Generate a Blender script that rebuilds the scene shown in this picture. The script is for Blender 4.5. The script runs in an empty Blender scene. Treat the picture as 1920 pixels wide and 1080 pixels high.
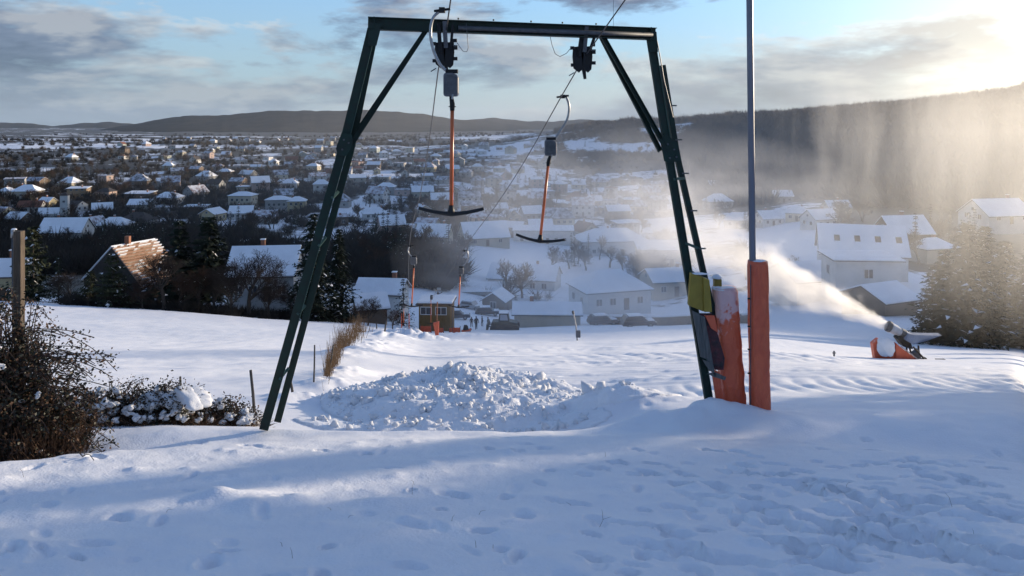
import bpy, bmesh, math, random
import numpy as np
from mathutils import Vector, Matrix, Euler

random.seed(7)
C = bpy.context.scene.collection
SC = bpy.context.scene

# ------------------------------------------------------------------ camera
FPX, CX, HY = 1450.0, 960.0, 225.0          # focal length, centre and horizon of the 1920x1080 picture
cam_d = bpy.data.cameras.new('camera')
cam_d.sensor_width = 36.0
cam_d.lens = 36.0 * FPX / 1920.0
cam_d.shift_y = (HY - 540.0) / 1920.0
cam_d.clip_start = 0.05
cam_d.clip_end = 30000.0
cam = bpy.data.objects.new('camera', cam_d)
C.objects.link(cam)
cam.location = (0, 0, 0)                    # the eye is the origin, +Y looks down the slope
cam.rotation_euler = (math.radians(90), 0, 0)
SC.camera = cam

# ------------------------------------------------------------------ sun and sky
SUN_AZ, SUN_EL = math.radians(58.0), math.radians(7.5)
SUN = Vector((math.sin(SUN_AZ) * math.cos(SUN_EL), math.cos(SUN_AZ) * math.cos(SUN_EL), math.sin(SUN_EL)))
sun_d = bpy.data.lights.new('sun', 'SUN')
sun_d.energy = 2.9
sun_d.angle = math.radians(0.9)
sun_d.color = (1.0, 0.83, 0.62)
sun = bpy.data.objects.new('sun', sun_d)
C.objects.link(sun)
sun.rotation_euler = SUN.to_track_quat('Z', 'Y').to_euler()

world = bpy.data.worlds.new('World')
SC.world = world
world.use_nodes = True
wt = world.node_tree
wt.nodes.clear()
def wn(kind, **kw):
    n = wt.nodes.new(kind)
    for k, v in kw.items():
        setattr(n, k, v)
    return n
def wmath(op, a, b=None, clamp=False):
    n = wn('ShaderNodeMath', operation=op, use_clamp=clamp)
    for i, v in enumerate((a, b)):
        if v is None:
            continue
        if isinstance(v, (int, float)):
            n.inputs[i].default_value = v
        else:
            wt.links.new(v, n.inputs[i])
    return n.outputs[0]
def wramp(v, stops, interp='EASE'):
    n = wn('ShaderNodeValToRGB')
    n.color_ramp.interpolation = interp
    e = n.color_ramp.elements
    while len(e) > 1:
        e.remove(e[-1])
    e[0].position, e[0].color = stops[0][0], stops[0][1]
    for p, c in stops[1:]:
        q = e.new(p)
        q.color = c
    wt.links.new(v, n.inputs[0])
    return n.outputs[0]
sky = wn('ShaderNodeTexSky', sky_type='NISHITA')
sky.sun_disc = False
sky.sun_elevation = SUN_EL
sky.sun_rotation = SUN_AZ
sky.altitude = 300
sky.air_density = 1.0
sky.dust_density = 0.5
sky.ozone_density = 4.6
tc = wn('ShaderNodeTexCoord')
sunv = wn('ShaderNodeVectorMath', operation='DOT_PRODUCT')
wt.links.new(tc.outputs['Generated'], sunv.inputs[0])
sunv.inputs[1].default_value = SUN
near_sun = wmath('POWER', wmath('MAXIMUM', sunv.outputs['Value'], 0.0), 10.0)
CL_OFF = (9.3, 4.05, 0.90)
def cloud_noise(dz, dx, scale, detail, off):
    mp = wn('ShaderNodeMapping')
    mp.inputs['Location'].default_value = (off[0] + dx, off[1], off[2] + dz)
    mp.inputs['Scale'].default_value = (1.0, 1.0, 3.6)
    wt.links.new(tc.outputs['Generated'], mp.inputs['Vector'])
    n = wn('ShaderNodeTexNoise')
    n.inputs['Scale'].default_value = scale
    n.inputs['Detail'].default_value = detail
    n.inputs['Roughness'].default_value = 0.62
    n.inputs['Distortion'].default_value = 0.15
    wt.links.new(mp.outputs[0], n.inputs['Vector'])
    return n.outputs['Fac']
d0 = cloud_noise(0, 0, 3.2, 9, CL_OFF)
d1 = cloud_noise(0.09, 0.05, 3.2, 5, CL_OFF)
cover = wramp(d0, [(0.46, (0, 0, 0, 1)), (0.515, (.65, .65, .65, 1)), (0.57, (1, 1, 1, 1))], 'LINEAR')
lit = wmath('ADD', wmath('MULTIPLY', wmath('SUBTRACT', d0, d1), 5.2), 0.44, clamp=True)
thick = wramp(d0, [(0.47, (1, 1, 1, 1)), (0.57, (0.0, 0.0, 0.0, 1))])
lit2 = wmath('MULTIPLY', wmath('ADD', lit, wmath('MULTIPLY', thick, 0.5)), 0.66, clamp=True)
ccol = wramp(lit2, [(0.0, (0.11, 0.145, 0.28, 1)), (0.38, (0.27, 0.33, 0.50, 1)), (0.66, (0.70, 0.73, 0.80, 1)), (1.0, (1.5, 1.42, 1.30, 1))], 'LINEAR')
glow = wn('ShaderNodeMixRGB', blend_type='ADD')
wt.links.new(wmath('MULTIPLY', near_sun, 2.6), glow.inputs[0])
wt.links.new(ccol, glow.inputs[1])
glow.inputs[2].default_value = (1.0, 0.78, 0.45, 1)
bg1 = wn('ShaderNodeBackground')
bg1.inputs['Strength'].default_value = 0.148
sepz = wn('ShaderNodeSeparateXYZ')
wt.links.new(tc.outputs['Generated'], sepz.inputs[0])
low = wmath('POWER', wmath('SUBTRACT', 1.0, wmath('MULTIPLY', wmath('ABSOLUTE', sepz.outputs[2]), 2.6), clamp=True), 1.0)
hzn = wn('ShaderNodeMixRGB')                    # pale cold haze low over the whole horizon
wt.links.new(wmath('MULTIPLY', low, 0.94), hzn.inputs[0])
wt.links.new(sky.outputs[0], hzn.inputs[1])
hcol = wn('ShaderNodeMixRGB')
wt.links.new(wmath('MULTIPLY', near_sun, 1.5, clamp=True), hcol.inputs[0])
hcol.inputs[1].default_value = (0.98, 1.25, 1.48, 1)
hcol.inputs[2].default_value = (4.9, 4.4, 3.5, 1)
wt.links.new(hcol.outputs[0], hzn.inputs[2])
wt.links.new(hzn.outputs[0], bg1.inputs['Color'])
bg2 = wn('ShaderNodeBackground')
bg2.inputs['Strength'].default_value = 0.215
wt.links.new(glow.outputs[0], bg2.inputs['Color'])
mixw = wn('ShaderNodeMixShader')
wt.links.new(wmath('MULTIPLY', cover, wmath('SUBTRACT', 0.93, wmath('MULTIPLY', wmath('POWER', low, 5.0), 0.55))), mixw.inputs[0])
wt.links.new(bg1.outputs[0], mixw.inputs[1])
wt.links.new(bg2.outputs[0], mixw.inputs[2])
wo = wn('ShaderNodeOutputWorld')
wt.links.new(mixw.outputs[0], wo.inputs['Surface'])

vs = SC.view_settings
SC.display_settings.display_device = 'sRGB'
vs.view_transform = 'Standard'
vs.look = 'None'
vs.exposure = 1.45
vs.gamma = 1.0
vs.use_curve_mapping = False
SC.cycles.use_denoising = True
SC.cycles.denoiser = 'OPENIMAGEDENOISE'
SC.cycles.max_bounces = 6
SC.cycles.diffuse_bounces = 3
SC.cycles.glossy_bounces = 2
SC.cycles.transmission_bounces = 4
SC.cycles.volume_bounces = 1
SC.cycles.transparent_max_bounces = 8
# ------------------------------------------------------------------ helpers
def P(px, py, Y):
    """the point at forward distance Y that the picture shows at pixel (px, py)"""
    return Vector(((px - CX) / FPX * Y, Y, -(py - HY) / FPX * Y))

MATS = {}
def mat(name, color, rough=0.7, metal=0.0, vary=0.0, vscale=8.0, bump=0.0, bscale=60.0, color2=None, spec=0.4, detail=4.0, coat=0.0, stretch=None, bdist=0.02, lo=0.35, hi=0.65):
    if name in MATS:
        return MATS[name]
    m = bpy.data.materials.new(name)
    m.use_nodes = True
    nt = m.node_tree
    b = nt.nodes['Principled BSDF']
    b.inputs['Base Color'].default_value = (*color, 1)
    b.inputs['Roughness'].default_value = rough
    b.inputs['Metallic'].default_value = metal
    b.inputs['Specular IOR Level'].default_value = spec
    b.inputs['Coat Weight'].default_value = coat
    if vary > 0 or color2 is not None or bump > 0:
        t = nt.nodes.new('ShaderNodeTexCoord')
        mp = nt.nodes.new('ShaderNodeMapping')
        if stretch:
            mp.inputs['Scale'].default_value = stretch
        nt.links.new(t.outputs['Object'], mp.inputs[0])
    if vary > 0 or color2 is not None:
        n = nt.nodes.new('ShaderNodeTexNoise')
        n.inputs['Scale'].default_value = vscale
        n.inputs['Detail'].default_value = detail
        n.inputs['Roughness'].default_value = 0.65
        nt.links.new(mp.outputs[0], n.inputs['Vector'])
        r = nt.nodes.new('ShaderNodeValToRGB')
        c2 = color2 if color2 is not None else tuple(c * (1 - vary) for c in color)
        r.color_ramp.elements[0].position = lo
        r.color_ramp.elements[0].color = (*c2, 1)
        r.color_ramp.elements[1].position = hi
        r.color_ramp.elements[1].color = (*color, 1)
        nt.links.new(n.outputs['Fac'], r.inputs[0])
        nt.links.new(r.outputs[0], b.inputs['Base Color'])
    if bump > 0:
        n2 = nt.nodes.new('ShaderNodeTexNoise')
        n2.inputs['Scale'].default_value = bscale
        n2.inputs['Detail'].default_value = 5.0
        nt.links.new(mp.outputs[0], n2.inputs['Vector'])
        bp = nt.nodes.new('ShaderNodeBump')
        bp.inputs['Strength'].default_value = bump
        bp.inputs['Distance'].default_value = bdist
        nt.links.new(n2.outputs['Fac'], bp.inputs['Height'])
        nt.links.new(bp.outputs[0], b.inputs['Normal'])
    MATS[name] = m
    return m

def tag(o, label=None, cat=None, group=None, kind=None):
    if label: o['label'] = label
    if cat: o['category'] = cat
    if group: o['group'] = group
    if kind: o['kind'] = kind
    return o

def empty(name, loc=(0, 0, 0), rz=0.0, label=None, cat=None, group=None):
    o = bpy.data.objects.new(name, None)
    o.empty_display_size = 0.2
    C.objects.link(o)
    o.location = loc
    o.rotation_euler = (0, 0, rz)
    return tag(o, label, cat, group)

def link(name, me, parent=None, loc=None, rot=None, scale=None):
    o = bpy.data.objects.new(name, me)
    C.objects.link(o)
    if parent is not None:
        o.parent = parent
    if loc is not None: o.location = loc
    if rot is not None: o.rotation_euler = rot
    if scale is not None: o.scale = scale
    return o

def np_mesh(name, verts, faces_flat, nper, mats, smooth=False, mat_idx=None):
    """mesh from numpy arrays; all faces have nper corners"""
    me = bpy.data.meshes.new(name)
    nv, nf = len(verts), len(faces_flat) // nper
    me.vertices.add(nv)
    me.vertices.foreach_set('co', np.asarray(verts, dtype=np.float32).ravel())
    me.loops.add(nf * nper)
    me.loops.foreach_set('vertex_index', np.asarray(faces_flat, dtype=np.int32))
    me.polygons.add(nf)
    me.polygons.foreach_set('loop_start', np.arange(0, nf * nper, nper, dtype=np.int32))
    me.polygons.foreach_set('loop_total', np.full(nf, nper, dtype=np.int32))
    if smooth:
        me.polygons.foreach_set('use_smooth', np.ones(nf, dtype=bool))
    for m in (mats if isinstance(mats, (list, tuple)) else [mats]):
        me.materials.append(m)
    if mat_idx is not None:
        me.polygons.foreach_set('material_index', np.asarray(mat_idx, dtype=np.int32))
    me.update(calc_edges=True)
    return me

class MB:
    """collects simple solids; mesh() / build() makes ONE mesh of them"""
    def __init__(s):
        s.v, s.f, s.mi, s.cur = [], [], [], 0
    def add(s, vs_, fs_):
        o = len(s.v)
        s.v.extend([tuple(v) for v in vs_])
        for f in fs_:
            s.f.append(tuple(i + o for i in f))
            s.mi.append(s.cur)
        return s
    def box(s, c, size, M=None):
        x, y, z = size[0] / 2, size[1] / 2, size[2] / 2
        vs_ = [Vector(p) for p in ((-x, -y, -z), (x, -y, -z), (x, y, -z), (-x, y, -z), (-x, -y, z), (x, -y, z), (x, y, z), (-x, y, z))]
        if M is not None:
            vs_ = [M @ v for v in vs_]
        c = Vector(c)
        return s.add([v + c for v in vs_], [(0, 3, 2, 1), (4, 5, 6, 7), (0, 1, 5, 4), (1, 2, 6, 5), (2, 3, 7, 6), (3, 0, 4, 7)])
    def beam(s, a, b, w, h, side=None, w2=None, h2=None):
        """bar from a to b; w along `side`, h along the third axis"""
        a, b = Vector(a), Vector(b)
        d = (b - a).normalized()
        sd = Vector(side) if side is not None else Vector((1, 0, 0))
        sd = (sd - d * sd.dot(d))
        if sd.length < 1e-4:
            sd = d.orthogonal()
        sd.normalize()
        up = d.cross(sd).normalized()
        w2 = w if w2 is None else w2
        h2 = h if h2 is None else h2
        vs_ = []
        for p, ww, hh in ((a, w, h), (b, w2, h2)):
            for i, j in ((-1, -1), (1, -1), (1, 1), (-1, 1)):
                vs_.append(p + sd * (i * ww / 2) + up * (j * hh / 2))
        return s.add(vs_, [(0, 3, 2, 1), (4, 5, 6, 7), (0, 1, 5, 4), (1, 2, 6, 5), (2, 3, 7, 6), (3, 0, 4, 7)])
    def channel(s, a, b, w, depth, t=0.012, side=(1, 0, 0), flip=1):
        """U section: web across `side`, two flanges running back"""
        a, b = Vector(a), Vector(b)
        d = (b - a).normalized()
        sd = Vector(side); sd = (sd - d * sd.dot(d)).normalized()
        up = d.cross(sd).normalized() * flip
        s.beam(a, b, w, t, side)
        for k in (-1, 1):
            off = sd * (k * (w / 2 - t / 2)) + up * (depth / 2 + t / 2 + 0.0005)
            s.beam(a + off, b + off, t, depth, side)
        return s
    def tube(s, pts, r, n=6, cap=True):
        pts = [Vector(p) for p in pts]
        rs = r if isinstance(r, (list, tuple)) else [r] * len(pts)
        rings, ref = [], None
        for i, p in enumerate(pts):
            d = (pts[min(i + 1, len(pts) - 1)] - pts[max(i - 1, 0)])
            d = d.normalized() if d.length > 1e-9 else Vector((0, 0, 1))
            if ref is None:
                ref = d.orthogonal().normalized()
            ref = (ref - d * ref.dot(d))
            ref = ref.normalized() if ref.length > 1e-6 else d.orthogonal().normalized()
            b = d.cross(ref)
            rings.append([p + (ref * math.cos(2 * math.pi * k / n) + b * math.sin(2 * math.pi * k / n)) * rs[i] for k in range(n)])
        vs_ = [v for ring in rings for v in ring]
        fs_ = []
        for i in range(len(pts) - 1):
            for k in range(n):
                fs_.append((i * n + k, i * n + (k + 1) % n, (i + 1) * n + (k + 1) % n, (i + 1) * n + k))
        if cap:
            fs_.append(tuple(reversed(range(n))))
            fs_.append(tuple(range((len(pts) - 1) * n, len(pts) * n)))
        return s.add(vs_, fs_)
    def disc(s, c, axis, r, t, n=16):
        c, ax = Vector(c), Vector(axis).normalized()
        return s.tube([c - ax * t / 2, c + ax * t / 2], r, n)
    def prism(s, pts, vec):
        """closed outline extruded along vec"""
        pts = [Vector(p) for p in pts]
        n = len(pts)
        vec = Vector(vec)
        return s.add(pts + [p + vec for p in pts], [tuple(reversed(range(n))), tuple(range(n, 2 * n))] + [(i, (i + 1) % n, n + (i + 1) % n, n + i) for i in range(n)])
    def mesh(s, name, mats, smooth=False, off=(0, 0, 0), fix=True):
        me = bpy.data.meshes.new(name)
        off = Vector(off)
        me.from_pydata([Vector(v) - off for v in s.v], [], s.f)
        for m in (mats if isinstance(mats, (list, tuple)) else [mats]):
            me.materials.append(m)
        if any(s.mi):
            me.polygons.foreach_set('material_index', s.mi)
        if smooth:
            me.polygons.foreach_set('use_smooth', [True] * len(s.f))
        if fix:
            bm = bmesh.new(); bm.from_mesh(me)
            bmesh.ops.recalc_face_normals(bm, faces=bm.faces)
            bm.to_mesh(me); bm.free()
        me.update()
        return me
    def build(s, name, mats, parent=None, smooth=False, world=True, bevel=0.0):
        off = parent.location if (parent is not None and world) else (0, 0, 0)
        if parent is not None and world and parent.parent is not None:
            off = Vector(parent.location) + Vector(parent.parent.location)
        o = link(name, s.mesh(name, mats, smooth, off), parent)
        if bevel > 0:
            md = o.modifiers.new('bevel', 'BEVEL'); md.width = bevel; md.segments = 2; md.limit_method = 'ANGLE'
        return o

def copy_tree(o, parent=None):
    c = o.copy()
    C.objects.link(c)
    if parent is not None:
        c.parent = parent
    for ch in list(o.children):
        copy_tree(ch, c)
    return c

# lattice noise for geometry
_rt = np.random.RandomState(11).rand(256, 256)
def vnoise(x, y):
    x = np.asarray(x, dtype=np.float64); y = np.asarray(y, dtype=np.float64)
    xi, yi = np.floor(x).astype(int), np.floor(y).astype(int)
    fx, fy = x - xi, y - yi
    fx = fx * fx * fx * (fx * (fx * 6 - 15) + 10); fy = fy * fy * fy * (fy * (fy * 6 - 15) + 10)
    g = lambda i, j: _rt[i & 255, j & 255]
    a = g(xi, yi) * (1 - fx) + g(xi + 1, yi) * fx
    b = g(xi, yi + 1) * (1 - fx) + g(xi + 1, yi + 1) * fx
    return (a * (1 - fy) + b * fy) * 2 - 1
def fbm(x, y, octv=4, gain=0.5):
    s, a, f = 0.0, 1.0, 1.0
    for i in range(octv):
        s = s + a * vnoise(x * f + 17.3 * i, y * f + 5.1 * i)
        a *= gain; f *= 2.03
    return s
def sstep(a, b, x):
    t = np.clip((x - a) / (b - a), 0, 1)
    return t * t * (3 - 2 * t)
# ------------------------------------------------------------------ terrain: heights known along bearings, read off at real distances
SL = 0.245                                     # fall of the ski slope
def plane_z(y): return -1.6 - SL * y
TOWN = [(180, 497), (260, 447), (340, 405), (470, 352), (600, 320), (750, 300), (950, 283), (1300, 268), (2000, 257), (3500, 251), (9000, 238)]
COLS = {
    0:    [(10.4, 808), (12.6, 775), (14, 752), (20, 704), (30, 655), (50, 605), (70, 566), (78, 562), (100, 560), (130, 530)] + TOWN,
    320:  [(10.4, 806), (12.6, 785), (14, 758), (20, 704), (30, 657), (50, 612), (72, 583), (80, 581), (100, 575), (130, 535)] + TOWN,
    500:  [(10.4, 803), (12.6, 800), (14, 772), (20, 705), (30, 657), (50, 618), (72, 598), (85, 597), (105, 590), (130, 545)] + TOWN,
    640:  [(10.5, 806), (12.6, 822), (14, 787), (20, 712), (30, 660), (50, 627), (72, 609), (88, 602), (110, 590), (135, 550)] + TOWN,
    800:  [(10.6, 809), (12.6, 832), (14, 797), (20, 722), (30, 669), (50, 641), (70, 629), (92, 618), (108, 608), (135, 570)] + TOWN,
    960:  [(10.6, 812), (12.6, 838), (14, 800), (20, 722), (30, 667), (50, 641), (70, 628), (92, 618), (125, 606), (150, 572), (180, 530), (260, 465), (340, 418), (470, 362), (600, 322), (750, 300), (950, 277), (1300, 262), (2000, 252), (3500, 248), (9000, 238)],
    1100: [(10.7, 806), (12.6, 818), (14, 780), (20, 717), (30, 668), (50, 641), (70, 625), (92, 615), (112, 607), (145, 580), (180, 540), (260, 472), (340, 424), (470, 368), (600, 330), (750, 290), (950, 250), (1150, 232), (1500, 236), (3500, 246), (9000, 238)],
    1250: [(10.7, 783), (12.6, 770), (14, 756), (20, 708), (30, 663), (50, 633), (70, 618), (88, 611), (112, 607), (145, 582), (180, 536), (260, 470), (340, 422), (470, 364), (600, 318), (750, 266), (900, 238), (1100, 230), (1500, 232), (3500, 240), (9000, 236)],
    1400: [(10.7, 778), (12.6, 752), (14, 741), (20, 698), (30, 659), (50, 629), (66, 617), (80, 613), (100, 600), (130, 560), (180, 508), (260, 450), (340, 408), (420, 372), (520, 312), (650, 254), (800, 226), (1000, 222), (1500, 226), (3500, 236), (9000, 234)],
    1650: [(10.7, 779), (12.6, 754), (14, 742), (20, 699), (30, 677), (38, 672), (48, 656), (56, 650), (70, 638), (90, 580), (110, 540), (150, 490), (200, 442), (260, 408), (340, 374), (420, 338), (520, 290), (650, 240), (800, 208), (950, 204), (1500, 212), (3500, 228), (9000, 232)],
    1920: [(10.7, 780), (12.6, 756), (14, 745), (20, 706), (30, 686), (38, 676), (48, 666), (58, 660), (75, 640), (110, 565), (150, 503), (200, 447), (260, 402), (340, 352), (420, 302), (520, 248), (650, 206), (800, 178), (950, 174), (1500, 190), (3500, 222), (9000, 230)],
}
OFF = {   # bearings outside the picture: (range, height); right ridge raised to shade the town
    38.5: [(14, -5.0), (30, -10.2), (50, -16), (75, -21), (110, -26), (200, -31), (300, -28), (420, -14), (600, 26), (800, 70), (1200, 113), (1800, 100), (4000, 40), (9000, 0)],
    50.0: [(14, -4.2), (30, -8.0), (50, -12), (75, -16), (110, -19), (200, -24), (300, -20), (420, -4), (600, 36), (800, 76), (1200, 110), (1800, 98), (4000, 40), (9000, 0)],
    70.0: [(14, -2.8), (30, -4.5), (75, -8), (200, -14), (420, 6), (800, 60), (1200, 95), (4000, 40), (9000, 0)],
    100.0: [(14, -1.0), (75, 0), (200, 4), (800, 40), (9000, 60)],
    180.0: [(14, 1.6), (75, 12), (200, 26), (800, 40), (9000, 60)],
    -42.0: [(14, -4.4), (30, -8.0), (50, -12.0), (75, -16), (110, -22), (180, -31), (340, -42), (600, -40), (950, -38), (2000, -44), (9000, -80)],
    -70.0: [(14, -2.6), (30, -4.0), (75, -9), (180, -20), (340, -34), (950, -38), (2000, -44), (9000, -80)],
    -100.0: [(14, -1.0), (75, -3), (340, -15), (9000, -60)],
}
_lr = np.linspace(math.log(10.0), math.log(9500.0), 420)
_az, _tab = [], []
for px, rows in COLS.items():
    a = math.atan((px - CX) / FPX)
    rr = np.array([math.log(Y / math.cos(a)) for Y, p in rows])
    zz = np.array([-(p - HY) / FPX * Y for Y, p in rows])
    _az.append(a); _tab.append(np.interp(_lr, rr, zz))
for deg, rows in OFF.items():
    _az.append(math.radians(deg))
    _tab.append(np.interp(_lr, np.log([r for r, z in rows]), [z for r, z in rows]))
_az.append(-math.pi); _tab.append(_tab[list(OFF).index(180.0) + len(COLS)])
_o = np.argsort(_az)
_az = np.array(_az)[_o]; _tab = np.array(_tab)[_o]
_azd = np.linspace(-math.pi, math.pi, 1441)
_tabd = np.stack([np.interp(_azd, _az, _tab[:, i]) for i in range(len(_lr))], axis=1)
_k = np.hanning(13); _k /= _k.sum()
_tabs = np.apply_along_axis(lambda c: np.convolve(np.pad(c, 6, 'edge'), _k, 'valid'), 0, _tabd)
_k2 = np.hanning(9); _k2 /= _k2.sum()
_tabs2 = np.apply_along_axis(lambda c: np.convolve(np.pad(c, 4, 'edge'), _k2, 'valid'), 1, _tabs)
_w = sstep(math.log(16), math.log(40), _lr)[None, :]
_tabd = _tabs * (1 - _w) + _tabs2 * _w
def H0(x, y):
    x = np.asarray(x, dtype=np.float64); y = np.asarray(y, dtype=np.float64)
    r = np.hypot(x, y); a = np.arctan2(x, y)
    fi = np.clip((np.log(np.maximum(r, 10.0)) - _lr[0]) / (_lr[1] - _lr[0]), 0, len(_lr) - 1.001)
    fj = np.clip((a + math.pi) / (_azd[1] - _azd[0]), 0, len(_azd) - 1.001)
    i, j = fi.astype(int), fj.astype(int); u, v = fi - i, fj - j
    t = (_tabd[j, i] * (1 - u) + _tabd[j, i + 1] * u) * (1 - v) + (_tabd[j + 1, i] * (1 - u) + _tabd[j + 1, i + 1] * u) * v
    w = sstep(9.6, 11.2, r)
    return plane_z(y) * (1 - w) + t * w
# footprints and scuffs in the near snow: (px, py, length, width, depth, heading)
rs = np.random.RandomState(5)
PRINTS = []
def ground_px(px, py):
    """where the slope near the camera is met by the ray through a pixel (plane, Y < 11)"""
    k = (py - HY) / FPX
    Y = 1.6 / max(k - SL, 0.02)
    return (px - CX) / FPX * Y, Y
def trail(p0, p1, n, jit, L, W, D):
    for i in range(n):
        t = (i + 0.5) / n
        px = p0[0] + (p1[0] - p0[0]) * t + rs.uniform(-jit, jit)
        py = p0[1] + (p1[1] - p0[1]) * t + rs.uniform(-jit, jit) * 0.35
        px += 16 * (1 if i % 2 else -1); py += 5 * (-1 if i % 2 else 1)
        x, y = ground_px(px, py)
        PRINTS.append((x, y, L * rs.uniform(.75, 1.25), W * rs.uniform(.8, 1.2), D * rs.uniform(.7, 1.2), rs.uniform(-.5, .5) + 0.9))
trail((1160, 858), (1640, 1030), 16, 10, .13, .058, .12)
trail((1330, 840), (1720, 960), 13, 10, .12, .052, .10)
trail((1420, 880), (1900, 1060), 17, 16, .14, .06, .13)
trail((1500, 920), (1880, 960), 9, 14, .14, .065, .12)
trail((1560, 975), (1900, 1075), 9, 18, .15, .065, .13)
trail((1450, 1000), (1600, 1075), 5, 24, .16, .075, .15)
trail((1640, 860), (1900, 920), 9, 14, .12, .055, .09)
for (px, py, L, W, D, h) in ((1180, 985, .30, .055, .07, 1.05), (1060, 942, .22, .045, .05, 1.05), (1290, 1040, .34, .10, .11, .85),
                             (1385, 1052, .20, .10, .09, .9), (1690, 1010, .18, .09, .09, .5), (1540, 1068, .18, .09, .09, .6), (1770, 945, .3, .09, .09, 1.3),
                             (1640, 955, .32, .09, .09, 1.2), (1480, 905, .2, .07, .08, 1.1), (1390, 885, .2, .07, .07, 1.1)):
    x, y = ground_px(px, py)
    PRINTS.append((x, y, L, W, D, h))
for i in range(150):                           # soft hollows over frozen grass tufts
    px, py = rs.uniform(-60, 1980), rs.uniform(812, 1110)
    x, y = ground_px(px, py)
    PRINTS.append((x, y, rs.uniform(.05, .15), rs.uniform(.03, .075), rs.uniform(.02, .075), rs.uniform(-.3, 1.6)))
for i in range(95):
    px, py = rs.uniform(1080, 1920), rs.uniform(838, 1020)
    x, y = ground_px(px, py)
    PRINTS.append((x, y, rs.uniform(.05, .11), rs.uniform(.03, .05), rs.uniform(.03, .06), rs.uniform(.5, 1.4)))
TUFTS = []
for i in range(150):
    px, py = rs.uniform(-60, 1980), rs.uniform(812, 1110)
    x, y = ground_px(px, py)
    TUFTS.append((x, y, rs.uniform(.06, .2), rs.uniform(.015, .055)))
MOUNDS = []                                    # (x, y, rx, ry, height): banks of pushed snow
for (px, py, Y, rx, ry, h) in ((1290, 780, 10.75, 1.0, .5, .16), (1425, 772, 10.9, .5, .4, .06), (1330, 775, 10.9, .35, .35, .06),
                               (770, 640, 58, 2.6, 1.8, .75), (730, 648, 52, 2.2, 1.5, .35), (845, 632, 70, 6, 2.5, .25),
                               (640, 690, 22, .8, 1.6, .22), (622, 712, 19, .7, .9, .18), (668, 660, 31, 1.0, 3.0, .22), (560, 735, 15.8, .9, .7, .22),
                               (350, 770, 13.0, 1.4, .7, .15), (700, 640, 43, 1.4, 5, .25), (690, 622, 62, 2.0, 8, .3),
                               (1120, 780, 14.5, 1.2, .7, .22), (1180, 772, 14.0, .8, .6, .18),
                               (415, 905, 6.6, .22, .16, .07), (725, 925, 6.4, .30, .2, .05), (470, 925, 6.3, .22, .14, .04)):
    p = P(px, py, Y)
    MOUNDS.append((p.x, p.y, rx, ry, h))
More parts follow.
